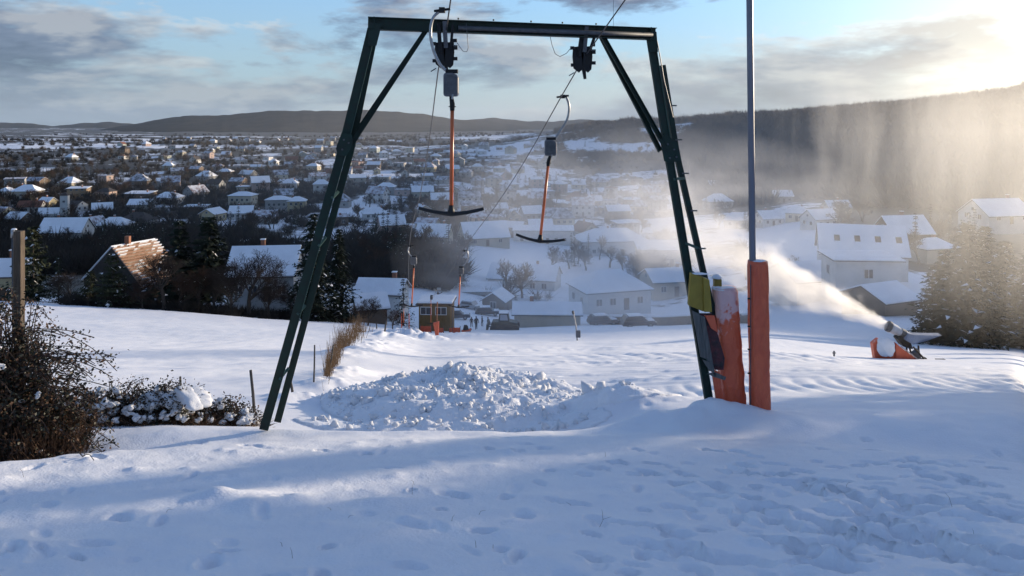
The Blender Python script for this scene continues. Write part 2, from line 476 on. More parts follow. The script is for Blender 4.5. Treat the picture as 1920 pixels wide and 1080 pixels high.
def near_detail(x, y):
    r = np.hypot(x, y)
    near = 1 - sstep(11.5, 16, r)
    z = 0.016 * fbm(x * 0.9 + 4, y * 0.9, 3) * near + 0.006 * fbm(x * 3.1, y * 3.1 + 9, 3) * near
    z += 0.0015 * fbm(x * 11, y * 11, 2) * (1 - sstep(8, 12, r))
    wind = fbm(x * 0.7 + y * .5, y * 2.6 - x * 1.1, 3)       # wind ripples across the fall line
    z += 0.006 * wind * near
    z += 0.0045 * np.abs(fbm(x * 6.0, y * 7.0, 3)) * (1 - sstep(9, 12, r))
    for (fx, fy, L, W, D, h) in PRINTS:
        m = (np.abs(x - fx) < 2.4 * L) & (np.abs(y - fy) < 2.4 * L)
        if not m.any():
            continue
        dx, dy = x[m] - fx, y[m] - fy
        u = (dx * math.sin(-h) + dy * math.cos(-h)) / L
        v = (dx * math.cos(-h) - dy * math.sin(-h)) / W
        q = (u * u + v * v) * (1 + 0.35 * vnoise(x[m] * 14, y[m] * 14))
        z[m] += -.85 * D * np.exp(-np.maximum(q, 0) ** 3 * 0.8) + 0.13 * D * np.exp(-(np.sqrt(np.maximum(q, 0)) - 1.45) ** 2 * 7) * (0.6 + 0.8 * vnoise(x[m] * 9, y[m] * 9 + 3))
    for (fx, fy, R, hh) in TUFTS:
        m = (np.abs(x - fx) < 3 * R) & (np.abs(y - fy) < 3 * R)
        if m.any():
            z[m] += .6 * hh * np.exp(-((x[m] - fx) ** 2 + (y[m] - fy) ** 2) / (R * R))
    for (fx, fy, rx, ry, hh) in MOUNDS:
        m = (np.abs(x - fx) < 3 * rx) & (np.abs(y - fy) < 3 * ry)
        if m.any():
            q = ((x[m] - fx) / rx) ** 2 + ((y[m] - fy) / ry) ** 2
            z[m] += hh * np.exp(-q) * (1 + 0.35 * fbm(x[m] * 2.2, y[m] * 2.2, 3))
    # the groomed piste: cat tracks, cross bars and side ridges
    px = CX + FPX * x / np.maximum(y, 1.0)
    sl = sstep(13.0, 16, y) * (1 - sstep(85, 100, y))
    z += sl * 0.010 * fbm(x * 0.6, y * 0.35, 4) * np.clip(y / 30, .5, 2)
    right = sstep(1180, 1300, px) * sl
    bars = np.abs(np.sin(x * 6.4 + 2.2 * np.sin(y * .55) + 1.2 * fbm(x * .4, y * .4, 2))) - .5
    band = np.exp(-((y - 16.0 - 0.12 * x) / 1.9) ** 4)
    z += right * band * 0.055 * bars * (1 + .6 * fbm(x * 1.4, y * 1.4, 2))
    lines = np.sin((y - .012 * x * x + .35 * x) * 7.0 + .8 * fbm(x * .3, y * .3, 2))
    z += sl * sstep(880, 1000, px) * (1 - sstep(30, 42, y)) * sstep(17.5, 19, y) * 0.014 * lines * (1 + fbm(x * .8, y * .8, 2))
    band2 = np.exp(-((y - 33 + .25 * x) / 2.6) ** 2) * sstep(980, 1080, px) * (1 - sstep(1560, 1640, px))
    z += sl * band2 * 0.08 * np.abs(np.sin(x * 3.6 + y * .6))
    for c0, wd in ((19.5, .9), (22.5, .5), (27.0, 1.2), (43.0, 2.0)):
        arc = y - c0 - 0.22 * x + 0.012 * x * x
        z += sl * sstep(760, 900, px) * 0.028 * np.exp(-(arc / wd) ** 2) * (0.6 + fbm(x * 2.5, y * 2.5, 3))
    mid = sl * np.exp(-((y - 38) / 13) ** 2) * sstep(640, 760, px) * (1 - sstep(1150, 1300, px))
    z += mid * 0.045 * fbm(x * .55 + y * .25, y * 0.9, 4)
    # the small field on the left: stubble rows under the snow
    fld = sstep(13.5, 17, y) * (1 - sstep(72, 85, y)) * (1 - sstep(560, 640, px))
    z += fld * (0.014 * fbm(x * 1.1, y * .9, 3) + 0.007 * np.sin(y * 3.2 + x * .4))
    return z
def H(x, y):
    x = np.atleast_1d(np.asarray(x, dtype=np.float64)); y = np.atleast_1d(np.asarray(y, dtype=np.float64))
    z = H0(x, y)
    r = np.hypot(x, y)
    far = sstep(120, 400, r)
    z = z + far * (1.9 * fbm(x / 85, y / 85, 3) + 2.2 * sstep(500, 1500, r) * fbm(x / 240, y / 240, 3))
    n = (r < 130) & (y > 0)
    if n.any():
        zz = z[n]; zz += near_detail(x[n], y[n]); z[n] = zz
    return z
def Hs(x, y): return float(H(x, y)[0])
_cache = {}
def hit(px, py, ymin=14.0, ymax=6000.0):
    """ground point under a pixel, found by walking out along the ray"""
    ys = np.exp(np.linspace(math.log(ymin), math.log(ymax), 1500))
    xs = (px - CX) / FPX * ys
    zr = -(py - HY) / FPX * ys
    hz = H0(xs, ys) + sstep(120, 400, np.hypot(xs, ys)) * (1.9 * fbm(xs / 85, ys / 85, 3) + 2.2 * sstep(500, 1500, np.hypot(xs, ys)) * fbm(xs / 240, ys / 240, 3))
    below = np.where(zr <= hz)[0]
    i = below[0] if len(below) else len(ys) - 1
    return Vector((xs[i], ys[i], hz[i]))

# the ground sheet: one polar grid round the viewpoint, fine near it
_radii = [0.25, 0.6, 1.0, 1.6, 2.2, 2.8]
r_ = 3.2
while r_ < 9200:
    _radii.append(r_)
    r_ *= 1.0062 if r_ < 62 else (1.012 if r_ < 900 else 1.03)
_radii = np.array(_radii)
_angs = np.radians(np.concatenate([np.linspace(-180, -60, 40, endpoint=False), np.linspace(-60, -37, 24, endpoint=False), np.linspace(-37, 37, 560, endpoint=False), np.linspace(37, 70, 40, endpoint=False), np.linspace(70, 180, 36)]))
A_, R_ = np.meshgrid(_angs, _radii)
X_, Y_ = (np.sin(A_) * R_), (np.cos(A_) * R_)
Z_ = H(X_.ravel(), Y_.ravel()).reshape(X_.shape)
na, nr = len(_angs), len(_radii)
ii = np.arange((nr - 1) * na).reshape(nr - 1, na)[:, :-1]
quads = np.stack([ii, ii + na, ii + na + 1, ii + 1], axis=-1).reshape(-1)

def ground_material():
    m = bpy.data.materials.new('snow_ground')
    m.use_nodes = True
    nt = m.node_tree
    b = nt.nodes['Principled BSDF']
    b.inputs['Roughness'].default_value = 0.62
    b.inputs['Specular IOR Level'].default_value = 0.25
    tcn = nt.nodes.new('ShaderNodeTexCoord')
    at = nt.nodes.new('ShaderNodeAttribute'); at.attribute_name = 'bare'
    n1 = nt.nodes.new('ShaderNodeTexNoise'); n1.inputs['Scale'].default_value = 0.11; n1.inputs['Detail'].default_value = 7; n1.inputs['Roughness'].default_value = .7
    nt.links.new(tcn.outputs['Object'], n1.inputs['Vector'])
    ad = nt.nodes.new('ShaderNodeMath'); ad.operation = 'ADD'
    nt.links.new(at.outputs['Fac'], ad.inputs[0]); nt.links.new(n1.outputs['Fac'], ad.inputs[1])
    r = nt.nodes.new('ShaderNodeValToRGB')
    r.color_ramp.elements[0].position = 0.93; r.color_ramp.elements[0].color = (0, 0, 0, 1)
    r.color_ramp.elements[1].position = 1.03; r.color_ramp.elements[1].color = (1, 1, 1, 1)
    nt.links.new(ad.outputs[0], r.inputs[0])
    n2 = nt.nodes.new('ShaderNodeTexNoise'); n2.inputs['Scale'].default_value = 0.45; n2.inputs['Detail'].default_value = 5
    nt.links.new(tcn.outputs['Object'], n2.inputs['Vector'])
    r2 = nt.nodes.new('ShaderNodeValToRGB')
    r2.color_ramp.elements[0].position = .35; r2.color_ramp.elements[0].color = (0.030, 0.026, 0.020, 1)
    r2.color_ramp.elements[1].position = .7; r2.color_ramp.elements[1].color = (0.075, 0.062, 0.045, 1)
    nt.links.new(n2.outputs['Fac'], r2.inputs[0])
    n3 = nt.nodes.new('ShaderNodeTexNoise'); n3.inputs['Scale'].default_value = 1.7; n3.inputs['Detail'].default_value = 6
    nt.links.new(tcn.outputs['Object'], n3.inputs['Vector'])
    r3 = nt.nodes.new('ShaderNodeValToRGB')
    r3.color_ramp.elements[0].position = .3; r3.color_ramp.elements[0].color = (0.76, 0.78, 0.83, 1)
    r3.color_ramp.elements[1].position = .75; r3.color_ramp.elements[1].color = (0.84, 0.85, 0.87, 1)
    nt.links.new(n3.outputs['Fac'], r3.inputs[0])
    mx = nt.nodes.new('ShaderNodeMixRGB')
    nt.links.new(r.outputs[0], mx.inputs[0]); nt.links.new(r3.outputs[0], mx.inputs[1]); nt.links.new(r2.outputs[0], mx.inputs[2])
    nt.links.new(mx.outputs[0], b.inputs['Base Color'])
    nb = nt.nodes.new('ShaderNodeTexNoise'); nb.inputs['Scale'].default_value = 38; nb.inputs['Detail'].default_value = 5
    nt.links.new(tcn.outputs['Object'], nb.inputs['Vector'])
    bp = nt.nodes.new('ShaderNodeBump'); bp.inputs['Strength'].default_value = 0.5; bp.inputs['Distance'].default_value = 0.014
    nt.links.new(nb.outputs['Fac'], bp.inputs['Height']); nt.links.new(bp.outputs[0], b.inputs['Normal'])
    return m
GROUND = ground_material()
gme = np_mesh('snow_slope', np.stack([X_, Y_, Z_], -1).reshape(-1, 3), quads, 4, GROUND, smooth=True)
ground = link('snow_slope', gme)
tag(ground, 'snow covered ski slope falling to the valley floor', kind='structure')

# bare, dark ground (gardens, hedges, woodland floor) beyond the piste; snow everywhere else
def bare_field(x, y):
    r = np.hypot(x, y)
    px = CX + FPX * x / np.maximum(y, 1.0)
    h = H0(x, y)
    py = HY - FPX * h / np.maximum(y, 1.0)
    b = np.full(x.shape, -0.2)
    town = sstep(118, 160, r)
    b = b + town * (0.66 + 0.22 * fbm(x / 34, y / 34, 3))
    left = 1 - sstep(640, 1000, px)
    b += town * left * 0.14
    # embankment behind the field and dark gardens
    b += 0.7 * np.exp(-((px - 760) / 95) ** 2 - ((py - 492) / 24) ** 2)
    b += 0.6 * (1 - sstep(600, 680, px)) * sstep(74, 82, y) * (1 - sstep(120, 140, y))
    # open snow: meadow by the station, terraces of the right hand hill, far fields
    def patch(cx, cy, w, hgt, amt):
        return -amt * np.exp(-((px - cx) / w) ** 4 - ((py - cy) / hgt) ** 4)
    b += patch(1000, 500, 110, 45, .8) + patch(1480, 470, 75, 38, .9) + patch(1170, 500, 60, 20, .4)
    b += patch(1200, 280, 55, 14, .40) + patch(1100, 268, 40, 12, .36) + patch(1235, 250, 34, 8, .36) + patch(1360, 325, 55, 10, .6) + patch(1445, 290, 22, 5, .6)
    b += patch(690, 330, 50, 8, .5) + patch(1000, 275, 50, 8, .22)
    b += sstep(330, 430, r) * sstep(1260, 1330, px) * 0.42
    far = sstep(950, 1300, y) * (1 - sstep(950, 1080, px))
    b += sstep(560, 700, y) * sstep(980, 1060, px) * (1 - sstep(1250, 1300, px)) * .16 * (1 + fbm(x / 60, y / 60, 2))
    b += far * np.where(px < 300, 0.08, .40) + far * (-0.25 + 0.38 * np.sin(y / 95 + .4 * fbm(x / 500, y / 300, 2)) + 0.2 * fbm(x / 300, y / 130, 3))
    b += .45 * sstep(2300, 3000, y)
    b += .5 * sstep(205, 250, r) * sstep(1560, 1660, px)
    return b
bare = bare_field(X_.ravel(), Y_.ravel())
att = gme.attributes.new('bare', 'FLOAT', 'POINT')
att.data.foreach_set('value', bare.astype(np.float32))

# ------------------------------------------------------------------ far hills across the plain
hill_mat = mat('far_woods', (0.040, 0.038, 0.034), rough=1.0, color2=(0.018, 0.019, 0.018), vscale=0.006, detail=8, spec=0.0, bump=0.8, bscale=0.05, bdist=6.0)
def far_hill(name, label, D, sky, base_px, thick):
    xs_ = np.linspace(sky[0][0], sky[-1][0], 260)
    ys_ = np.interp(xs_, [s[0] for s in sky], [s[1] for s in sky])
    ys_ = ys_ + 0.9 * fbm(xs_ / 22.0, xs_ * 0 + D * .01, 4)
    rows = []
    for t in np.linspace(0, 1, 26):
        d = D - thick * (1 - t)
        f = t ** 0.8
        py = base_px + (ys_ - base_px) * f + (1 - t) * t * 10 * fbm(xs_ / 60, xs_ * 0 + t * 2.5 + D, 3)
        rows.append(np.stack([(xs_ - CX) / FPX * d, np.full_like(xs_, d), -(py - HY) / FPX * d], -1))
    d = D + thick
    rows.append(np.stack([(xs_ - CX) / FPX * d, np.full_like(xs_, d), np.full_like(xs_, -90.0)], -1))
    V = np.array(rows)
    n_, m_ = V.shape[0], V.shape[1]
    i2 = np.arange((n_ - 1) * m_).reshape(n_ - 1, m_)[:, :-1]
    q = np.stack([i2, i2 + 1, i2 + m_ + 1, i2 + m_], -1).reshape(-1)
    o = link(name, np_mesh(name, V.reshape(-1, 3), q, 4, hill_mat, smooth=True))
    return tag(o, label, kind='structure')
far_hill('distant_hill', 'low wooded ridge on the horizon far left', 8200, [(-440, 224), (-300, 226), (0, 229), (60, 231), (100, 237), (150, 231), (205, 229), (270, 234), (420, 240)], 258, 1500)
far_hill('wooded_hill', 'long dark flat topped wooded hill across the plain', 5600, [(180, 244), (250, 233), (330, 218), (420, 216), (500, 208), (690, 207), (790, 213), (850, 223), (900, 226), (1000, 238), (1100, 244)], 258, 1700)
far_hill('hazy_hill', 'hazy wooded ridge behind the steel portal', 7000, [(760, 236), (860, 226), (925, 221), (985, 227), (1040, 228), (1090, 224), (1180, 230), (1400, 232), (2300, 225)], 256, 1500)
# ------------------------------------------------------------------ the T-bar lift: portal, ropes, hangers
green = mat('green_paint', (0.006, 0.027, 0.020), rough=0.55, vary=0.45, vscale=9, bump=0.15, bscale=90, color2=(0.010, 0.018, 0.014), spec=0.3)
green_edge = mat('pale_green_paint', (0.055, 0.115, 0.095), rough=0.5, vary=0.4, vscale=12)  # paler green of the rungs and the strip down each leg's right edge
black = mat('black_iron', (0.010, 0.010, 0.011), rough=0.75, vary=0.3, bump=0.2)
steel = mat('galvanised_steel', (0.36, 0.37, 0.38), rough=0.38, metal=0.75, vary=0.35, vscale=20)
dsteel = mat('dull_steel', (0.10, 0.105, 0.115), rough=0.5, metal=0.4, vary=0.3, vscale=14)
rope_m = mat('steel_rope', (0.07, 0.07, 0.075), rough=0.5, metal=0.5)
orange_stick = mat('orange_fibreglass', (0.62, 0.135, 0.035), rough=0.35, vary=0.3, vscale=5, spec=0.5)
rubber = mat('black_rubber', (0.012, 0.012, 0.013), rough=0.55)
plastic = mat('grey_plastic', (0.13, 0.135, 0.15), rough=0.4, vary=0.25, vscale=10)
snow_m = mat('settled_snow', (0.82, 0.84, 0.87), rough=0.7, vary=0.06, bump=0.5, bscale=25, bdist=0.03, spec=0.2)

YL, YR = 10.35, 11.0
FR = (P(1230, 60, YR) - P(690, 35, YL)); FR.z = 0; FR.normalize()        # along the beam
FN = Vector((-FR.y, FR.x, 0))                                            # downhill, along the ropes
portal = empty('lift_portal', P(915, 800, 10.7), 0, 'dark green steel portal of the T-bar lift standing on the crest', 'lift portal')
# cross beam: a wide-flange girder
bl, br = P(690, 44, YL), P(1229, 64, YR)
b = MB(); b.beam(bl, br, 0.012, 0.150, FN).build('crossbeam_web', green, portal)
m_ = MB()
for dz in (0.080, -0.080):
    o = Vector((0, 0, dz)); m_.beam(bl + o, br + o, 0.13, 0.011, FN)
m_.build('crossbeam_flanges', green, portal)
m_ = MB(); o = Vector((0, 0, -0.02)) - FN * 0.045
m_.tube([bl + (br - bl) * .30 + o, bl + (br - bl) * .985 + o], 0.035, 10).build('crossbeam_pipe', dsteel, portal, smooth=True)
for t in (0.02, 0.98):
    m_ = MB(); c = bl + (br - bl) * t; m_.beam(c - Vector((0, 0, .09)), c + Vector((0, 0, .09)), 0.125, 0.014, FN); m_.build('end_plate', green, portal)
for t in (0.30, 0.42, 0.55, 0.66, 0.78):
    m_ = MB(); c = bl + (br - bl) * t + Vector((0, 0, .094)) - FN * .05; m_.tube([c, c + Vector((0, 0, .022))], .012, 6); m_.build('bolt', green, portal)
def leg(name, outer, inner, w, rungs, split):
    """two channels joined by rungs; outer / inner are lists of points from the foot up"""
    lg = MB()
    for k in range(len(outer) - 1):
        lg.channel(outer[k], outer[k + 1], w, 0.05, 0.012, FR)
    o = lg.build(name, green, portal)
    lg = MB()
    for k in range(len(inner) - 1):
        lg.channel(inner[k], inner[k + 1], w * .8, 0.05, 0.012, FR)
    lg.build('leg_channel', green, portal)
    ed = MB()
    for k in range(len(outer) - 1):
        off = FR * (w / 2 + .004) - FN * .010
        ed.beam(outer[k] + off, outer[k + 1] + off, .006, .03, FR)
    ed.build('leg_edge', green_edge, o)
    for (a, c) in rungs:
        m = MB(); m.beam(a, c, .045, .035, (0, 1, 0)); m.build('rung', green_edge, portal)
    return o
d_in = FN * 0.16
LO = [P(494, 806, YL), P(640, 288, YL), P(697, 54, YL)]
LI = [P(517, 800, YL) + d_in, P(657, 282, YL) + d_in, P(703, 60, YL) + d_in * .4]
leg('leg', LO, LI, .115, [(P(524, 712, YL), P(541, 690, YL + .12)), (P(557, 590, YL), P(572, 573, YL + .12)), (P(597, 462, YL), P(611, 445, YL + .12)), (P(622, 372, YL), P(634, 360, YL + .12))], 0)
RO = [P(1336, 790, YR), P(1292, 520, YR), P(1254, 290, YR), P(1219, 62, YR)]
RI = [P(1386, 780, YR + .12), P(1322, 520, YR + .12), P(1270, 290, YR + .12), P(1243, 122, YR + .1)]
leg('leg', RO, RI, .10, [(P(1262, 336, YR), P(1283, 334, YR + .12)), (P(1284, 455, YR), P(1308, 465, YR + .12)), (P(1293, 508, YR), P(1320, 522, YR + .12))], 0)
# knee braces (pairs of flats) and gussets
def brace(name, a, c, gap):
    e = MB()
    e.channel(a, c + FR * gap, .065, .04, .01, FR)
    e.build(name, green, portal)
    e = MB(); e.channel(a + FN * .07, c - FR * gap + FN * .07, .065, .04, .01, FR); e.build(name, green, portal)
brace('brace', P(798, 58, YL + .12), P(652, 277, YL), .02)
brace('brace', P(1128, 66, YR - .12), P(1246, 284, YR), .045)
def gusset(pts, off):
    m = MB(); m.prism([p - FN * (.012 + off) for p in pts], -FN * .012); m.build('gusset_plate', green, portal)
gusset([P(641, 248, YL), P(660, 252, YL), P(662, 270, YL), P(650, 292, YL), P(634, 292, YL), P(630, 278, YL)], .012)
gusset([P(1236, 262, YR), P(1246, 250, YR), P(1270, 270, YR), P(1276, 300, YR), P(1254, 306, YR), P(1244, 302, YR)], .012)
gusset([P(690, 42, YL), P(716, 46, YL), P(706, 86, YL), P(690, 86, YL)], .02)
gusset([P(1208, 60, YR), P(1229, 60, YR), P(1232, 98, YR), P(1214, 98, YR)], .02)
for px, py in ((645, 262), (654, 268), (642, 280), (1250, 270), (1262, 280), (1254, 296), (1266, 294)):
    yy = YL if px < 900 else YR
    m = MB(); c = P(px, py, yy) - FN * .036; m.tube([c, c - FN * .018], .014, 6); m.build('bolt', dsteel, portal)
for py in (198, 262, 325, 395, 466):      # step pegs
    px = float(np.interp(py, [122, 290, 520], [1243, 1270, 1322])) + 7
    m = MB(); c = P(px, py, YR + .12); m.beam(c - FR * .05, c + FR * .05, .02, .02, FN); m.build('step_peg', dsteel, portal)
m_ = MB(); m_.tube([P(1232, 76, YR - .08), P(1238, 108, YR - .08), P(1245, 150, YR - .06), P(1262, 220, YR - .06)], .008, 5); m_.build('conduit', dsteel, portal)
m_ = MB(); m_.tube([P(1150, 50, YR - .1), P(1150.5, -60, YR - .1)], .003, 4); m_.build('antenna_wire', dsteel, portal)
def signal_wire(pts, Y):
    m = MB(); m.tube([P(x, y, Y) for x, y in pts], .0045, 5); m.build('signal_wire', dsteel, portal, smooth=True)
signal_wire([(857, 80), (862, 88), (868, 96), (875, 97), (878, 90), (876, 66), (874, 44)], YL + .12)
signal_wire([(1072, 88), (1062, 100), (1050, 106), (1041, 101), (1035, 84), (1031, 66)], YR - .2)

def sheaves(cx, cy, Y, lean, name_label):
    """hanging sheave battery: bracket, cheeks, two wheels, guide shoe"""
    g = empty('sheave_assembly', P(cx, cy, Y), 0)
    g.parent = portal; g.location = P(cx, cy, Y) - portal.location
    W = P(cx, cy, Y)
    def pt(dx, dy, dn=0): return P(cx + dx, cy + dy, Y) + FN * dn
    def bld(m, n, mt, smooth=False):
        o_ = link(n, m.mesh(n, mt, smooth, W), g); return o_
    m = MB(); m.beam(pt(-14 + lean, -48), pt(-8, 6), .05, .05, FR); bld(m, 'bracket', black)
    m = MB(); m.beam(pt(13 + lean, -46), pt(11, 0), .035, .04, FR); bld(m, 'bracket', black)
    m = MB(); m.beam(pt(-2 + lean * .6, -52), pt(2, -2), .055, .07, FR); bld(m, 'clamp', dsteel)
    for k, s in ((-9, .075), (8, .06)):
        m = MB(); m.prism([pt(k - 9, -12), pt(k + 9, -14), pt(k + 10, 6), pt(k + 8, 30), pt(k + 2, 36), pt(k - 8, 28), pt(k - 10, 6)], FN * .03)
        bld(m, 'cheek_plate', black)
    for dy, r in ((2, .085), (20, .085)):
        m = MB(); c = pt(0, dy, .10); m.disc(c, FR, r, .06, 20); bld(m, 'sheave_wheel', rubber)
        m = MB(); c = pt(0, dy, .10); m.disc(c, FR, r * .45, .075, 12); bld(m, 'wheel_hub', dsteel)
    m = MB(); m.beam(pt(2, 26, .03), pt(5, 48, .03), .05, .05, FR, .035, .03); bld(m, 'guide_shoe', black)
    for dx, dy in ((-20, -10), (20, -2), (20, 18), (-19, 22), (19, -16)):
        m = MB(); c = pt(dx, dy); m.box(c, (.055, .05, .045)); bld(m, 'bolt_block', black)
    m = MB(); m.tube([pt(16, -6), pt(24, -6)], .012, 6); bld(m, 'switch', steel)
    m = MB(); m.tube([pt(-16, 36), pt(-26, 42)], .008, 5); bld(m, 'rope_catcher', dsteel)
    return g
sheaves(834, 92, YL + .12, 2, '')
sheaves(1093, 100, YR - .15, 14, '')

# haul ropes (the rising and the returning strand)
def rope_line(name, label, pts):
    pts = [Vector(p) for p in pts]
    fine = []
    for i in range(len(pts) - 1):
        n = max(2, int((pts[i + 1] - pts[i]).length / 1.2))
        for k in range(n):
            t = k / n
            p0, p1, p2, p3 = pts[max(i - 1, 0)], pts[i], pts[i + 1], pts[min(i + 2, len(pts) - 1)]
            if i in (ROPE_KINK, ROPE_KINK - 1):
                fine.append(p1.lerp(p2, t))
            else:
                fine.append(0.5 * ((2 * p1) + (p2 - p0) * t + (2 * p0 - 5 * p1 + 4 * p2 - p3) * t * t + (3 * p1 - p0 - 3 * p2 + p3) * t ** 3))
    fine.append(pts[-1])
    m = MB(); m.tube(fine, .0095, 6)
    o = m.build(name, rope_m, None, smooth=True)
    return tag(o, label, 'rope', 'haul ropes of the lift')
ROPE_KINK = 2
STY = 90.0
def rp(px, py, Y): return P(px, py, Y)
ropeL = [(1.7, -25, 12.5), rp(845, 0, 9.3), rp(836, 62, YL + .25), rp(822, 130, 11.6), rp(805, 262, 15.2), rp(788, 365, 19.5), rp(768, 458, 27), rp(768, 545, 50), rp(776, 575, 88)]
ropeR = [(6.4, -25, 12.0), rp(1172, 0, 9.5), rp(1095, 108, YR - .05), rp(1053, 180, 12.4), rp(985, 300, 15.8), rp(930, 385, 20), rp(868, 470, 28), rp(822, 545, 52), rp(800, 572, 88)]
rope_line('haul_rope', 'steel haul rope over the left sheave, running down to the hut', ropeL)
rope_line('haul_rope', 'steel haul rope over the right sheave, slanting down to the hut', ropeR)

def tbar(label, Y, grip, bow, box, stick_top, stick_bot, tw, s=1.0, detail=True):
    """grip, bow (list), box centre, stick ends: pixels at distance Y"""
    root = empty('tow_bar', P(grip[0], grip[1], Y), 0, label, 'tow bar', 'T-bars hanging on the haul ropes')
    k = Y / FPX
    m = MB(); g = P(grip[0], grip[1], Y); ex = 1 if bow[1][0] > grip[0] else -1
    m.box(g, (.07, .10, .06)); m.tube([g - Vector((.10, .0, .012)), g + Vector((.10, .0, .015))], .016, 6)
    m.build('rope_grip', black, root)
    pts = [P(x, y, Y + .04) for x, y in bow]
    fine = []
    for i in range(len(pts) - 1):
        p0, p1, p2, p3 = pts[max(i - 1, 0)], pts[i], pts[i + 1], pts[min(i + 2, len(pts) - 1)]
        for q in range(6):
            t = q / 6
            fine.append(0.5 * ((2 * p1) + (p2 - p0) * t + (2 * p0 - 5 * p1 + 4 * p2 - p3) * t * t + (3 * p1 - p0 - 3 * p2 + p3) * t ** 3))
    fine.append(pts[-1])
    m = MB(); m.tube(fine, .019, 8); m.build('curved_arm', steel, root, smooth=True)
    bx = P(box[0], box[1], Y)
    bw, bh = box[2] * k, box[3] * k
    m = MB()
    out = [(-.5, -.42), (-.42, -.5), (.40, -.5), (.5, -.40), (.5, .30), (.42, .42), (.10, .5), (-.40, .5), (-.5, .42)]
    m.prism([bx + Vector((u * bw, -.07, v * bh)) for u, v in out], (0, .14, 0))
    o = m.build('spring_box', plastic, root, bevel=.012)
    m = MB(); m.prism([bx + Vector((u * bw * .82, -.078, v * bh * .82)) for u, v in out], (0, .006, 0)); m.build('cover_plate', dsteel, o)
    m = MB(); m.box(bx + Vector((bw * .05, 0, bh * .57)), (bw * .8, .10, bh * .16)); m.build('box_lid', black, root)
    st, sb = P(stick_top[0], stick_top[1], Y), P(stick_bot[0], stick_bot[1], Y)
    d = (sb - st).normalized()
    m = MB(); m.tube([bx + Vector((0, 0, -bh * .48)), st - d * .05, st + d * .03], [.024, .032, .028], 8); m.disc(st - d * .02, d, .045, .012, 10); m.build('rope_socket', black, root)
    m = MB(); m.tube([bx + Vector((bw * .16, -.06, -bh * .25)), bx + Vector((bw * .10, -.07, -bh * .62))], .014, 6); m.build('latch', steel, root)
    m = MB(); m.tube([st, st.lerp(sb, .5) + Vector((0, .0, 0)), sb], .0235, 10); m.build('stick', orange_stick, root, smooth=True)
    hw = tw / 2
    side = Vector((1, 0, 0)) - d * d.x; side.normalize()
    up = -d
    pr = [(-1.0, .052), (-.8, .030), (-.5, .004), (-.22, -.012), (0, -.018), (.22, -.012), (.5, .004), (.8, .030), (1.0, .052)]
    m = MB(); m.tube([sb + side * (u * hw) + up * (v - .03) for u, v in pr], [.020, .022, .023, .025, .030, .025, .023, .022, .020], 8)
    m.tube([sb + up * .06, sb + up * .0, sb - up * .04], [.028, .040, .052], 8)
    m.build('seat_bar', rubber, root, smooth=True)
    return root
tbar('large T-bar hanging left of centre, nearest the viewer', 9.5, (829, 19), [(826, 20), (812, 34), (807, 62), (813, 95), (826, 122), (842, 137)], (846, 159, 28, 44), (848, 203), (846, 394), .80)
tbar('T-bar hanging right of centre from the slanting rope', 12.6, (1055, 181), [(1060, 178), (1067, 198), (1064, 222), (1053, 242), (1040, 262)], (1032, 277, 22, 30), (1028, 308), (1013, 447), .80)
tbar('smaller T-bar far down the left rope, above the station hut', 27.0, (770, 461), [(767, 463), (765, 470), (768, 477), (775, 483)], (776, 489, 11, 14), (776, 501), (772, 572), .80)
tbar('smaller T-bar far down the right rope, over the parked cars', 29.0, (871, 470), [(876, 470), (878, 480), (874, 492), (866, 500)], (864, 508, 10, 13), (863, 517), (860, 574), .80)
for (px, top, bot, Y, dx, lab) in ((757, 578, 606, 62, -3, 'small T-bar hanging at the station by the sign'), (808, 562, 606, 66, -5, 'small T-bar hanging against the station hut')):
    tbar(lab, Y, (px + 6, top - 22), [(px + 4, top - 22), (px + 8, top - 18), (px + 8, top - 12), (px + 2, top - 6)], (px + 1, top - 4, 5, 7), (px, top), (px, bot), .75)

# ------------------------------------------------------------------ padding, box and boards on the right leg; the padded pole
def vinyl(name, c1, c2):
    m = bpy.data.materials.new(name); m.use_nodes = True
    nt = m.node_tree; bs = nt.nodes['Principled BSDF']
    t = nt.nodes.new('ShaderNodeTexCoord'); mp = nt.nodes.new('ShaderNodeMapping'); mp.inputs['Scale'].default_value = (1, 1, .45); mp.inputs['Rotation'].default_value = (0.3, .5, 0)
    nt.links.new(t.outputs['Object'], mp.inputs[0])
    n = nt.nodes.new('ShaderNodeTexNoise'); n.inputs['Scale'].default_value = 5; n.inputs['Detail'].default_value = 4; n.inputs['Distortion'].default_value = 1.2
    nt.links.new(mp.outputs[0], n.inputs['Vector'])
    r = nt.nodes.new('ShaderNodeValToRGB'); r.color_ramp.elements[0].color = (*c2, 1); r.color_ramp.elements[1].color = (*c1, 1); r.color_ramp.elements[0].position = .3; r.color_ramp.elements[1].position = .62
    nt.links.new(n.outputs['Fac'], r.inputs[0]); nt.links.new(r.outputs[0], bs.inputs['Base Color'])
    bs.inputs['Roughness'].default_value = .38
    n2 = nt.nodes.new('ShaderNodeTexNoise'); n2.inputs['Scale'].default_value = 9; n2.inputs['Detail'].default_value = 3; n2.inputs['Distortion'].default_value = 2.0
    nt.links.new(mp.outputs[0], n2.inputs['Vector'])
    bp = nt.nodes.new('ShaderNodeBump'); bp.inputs['Strength'].default_value = .7; bp.inputs['Distance'].default_value = .04
    nt.links.new(n2.outputs['Fac'], bp.inputs['Height']); nt.links.new(bp.outputs[0], bs.inputs['Normal'])
    return m
red_vinyl = vinyl('orange_red_vinyl', (0.70, 0.135, 0.055), (0.58, 0.095, 0.042))
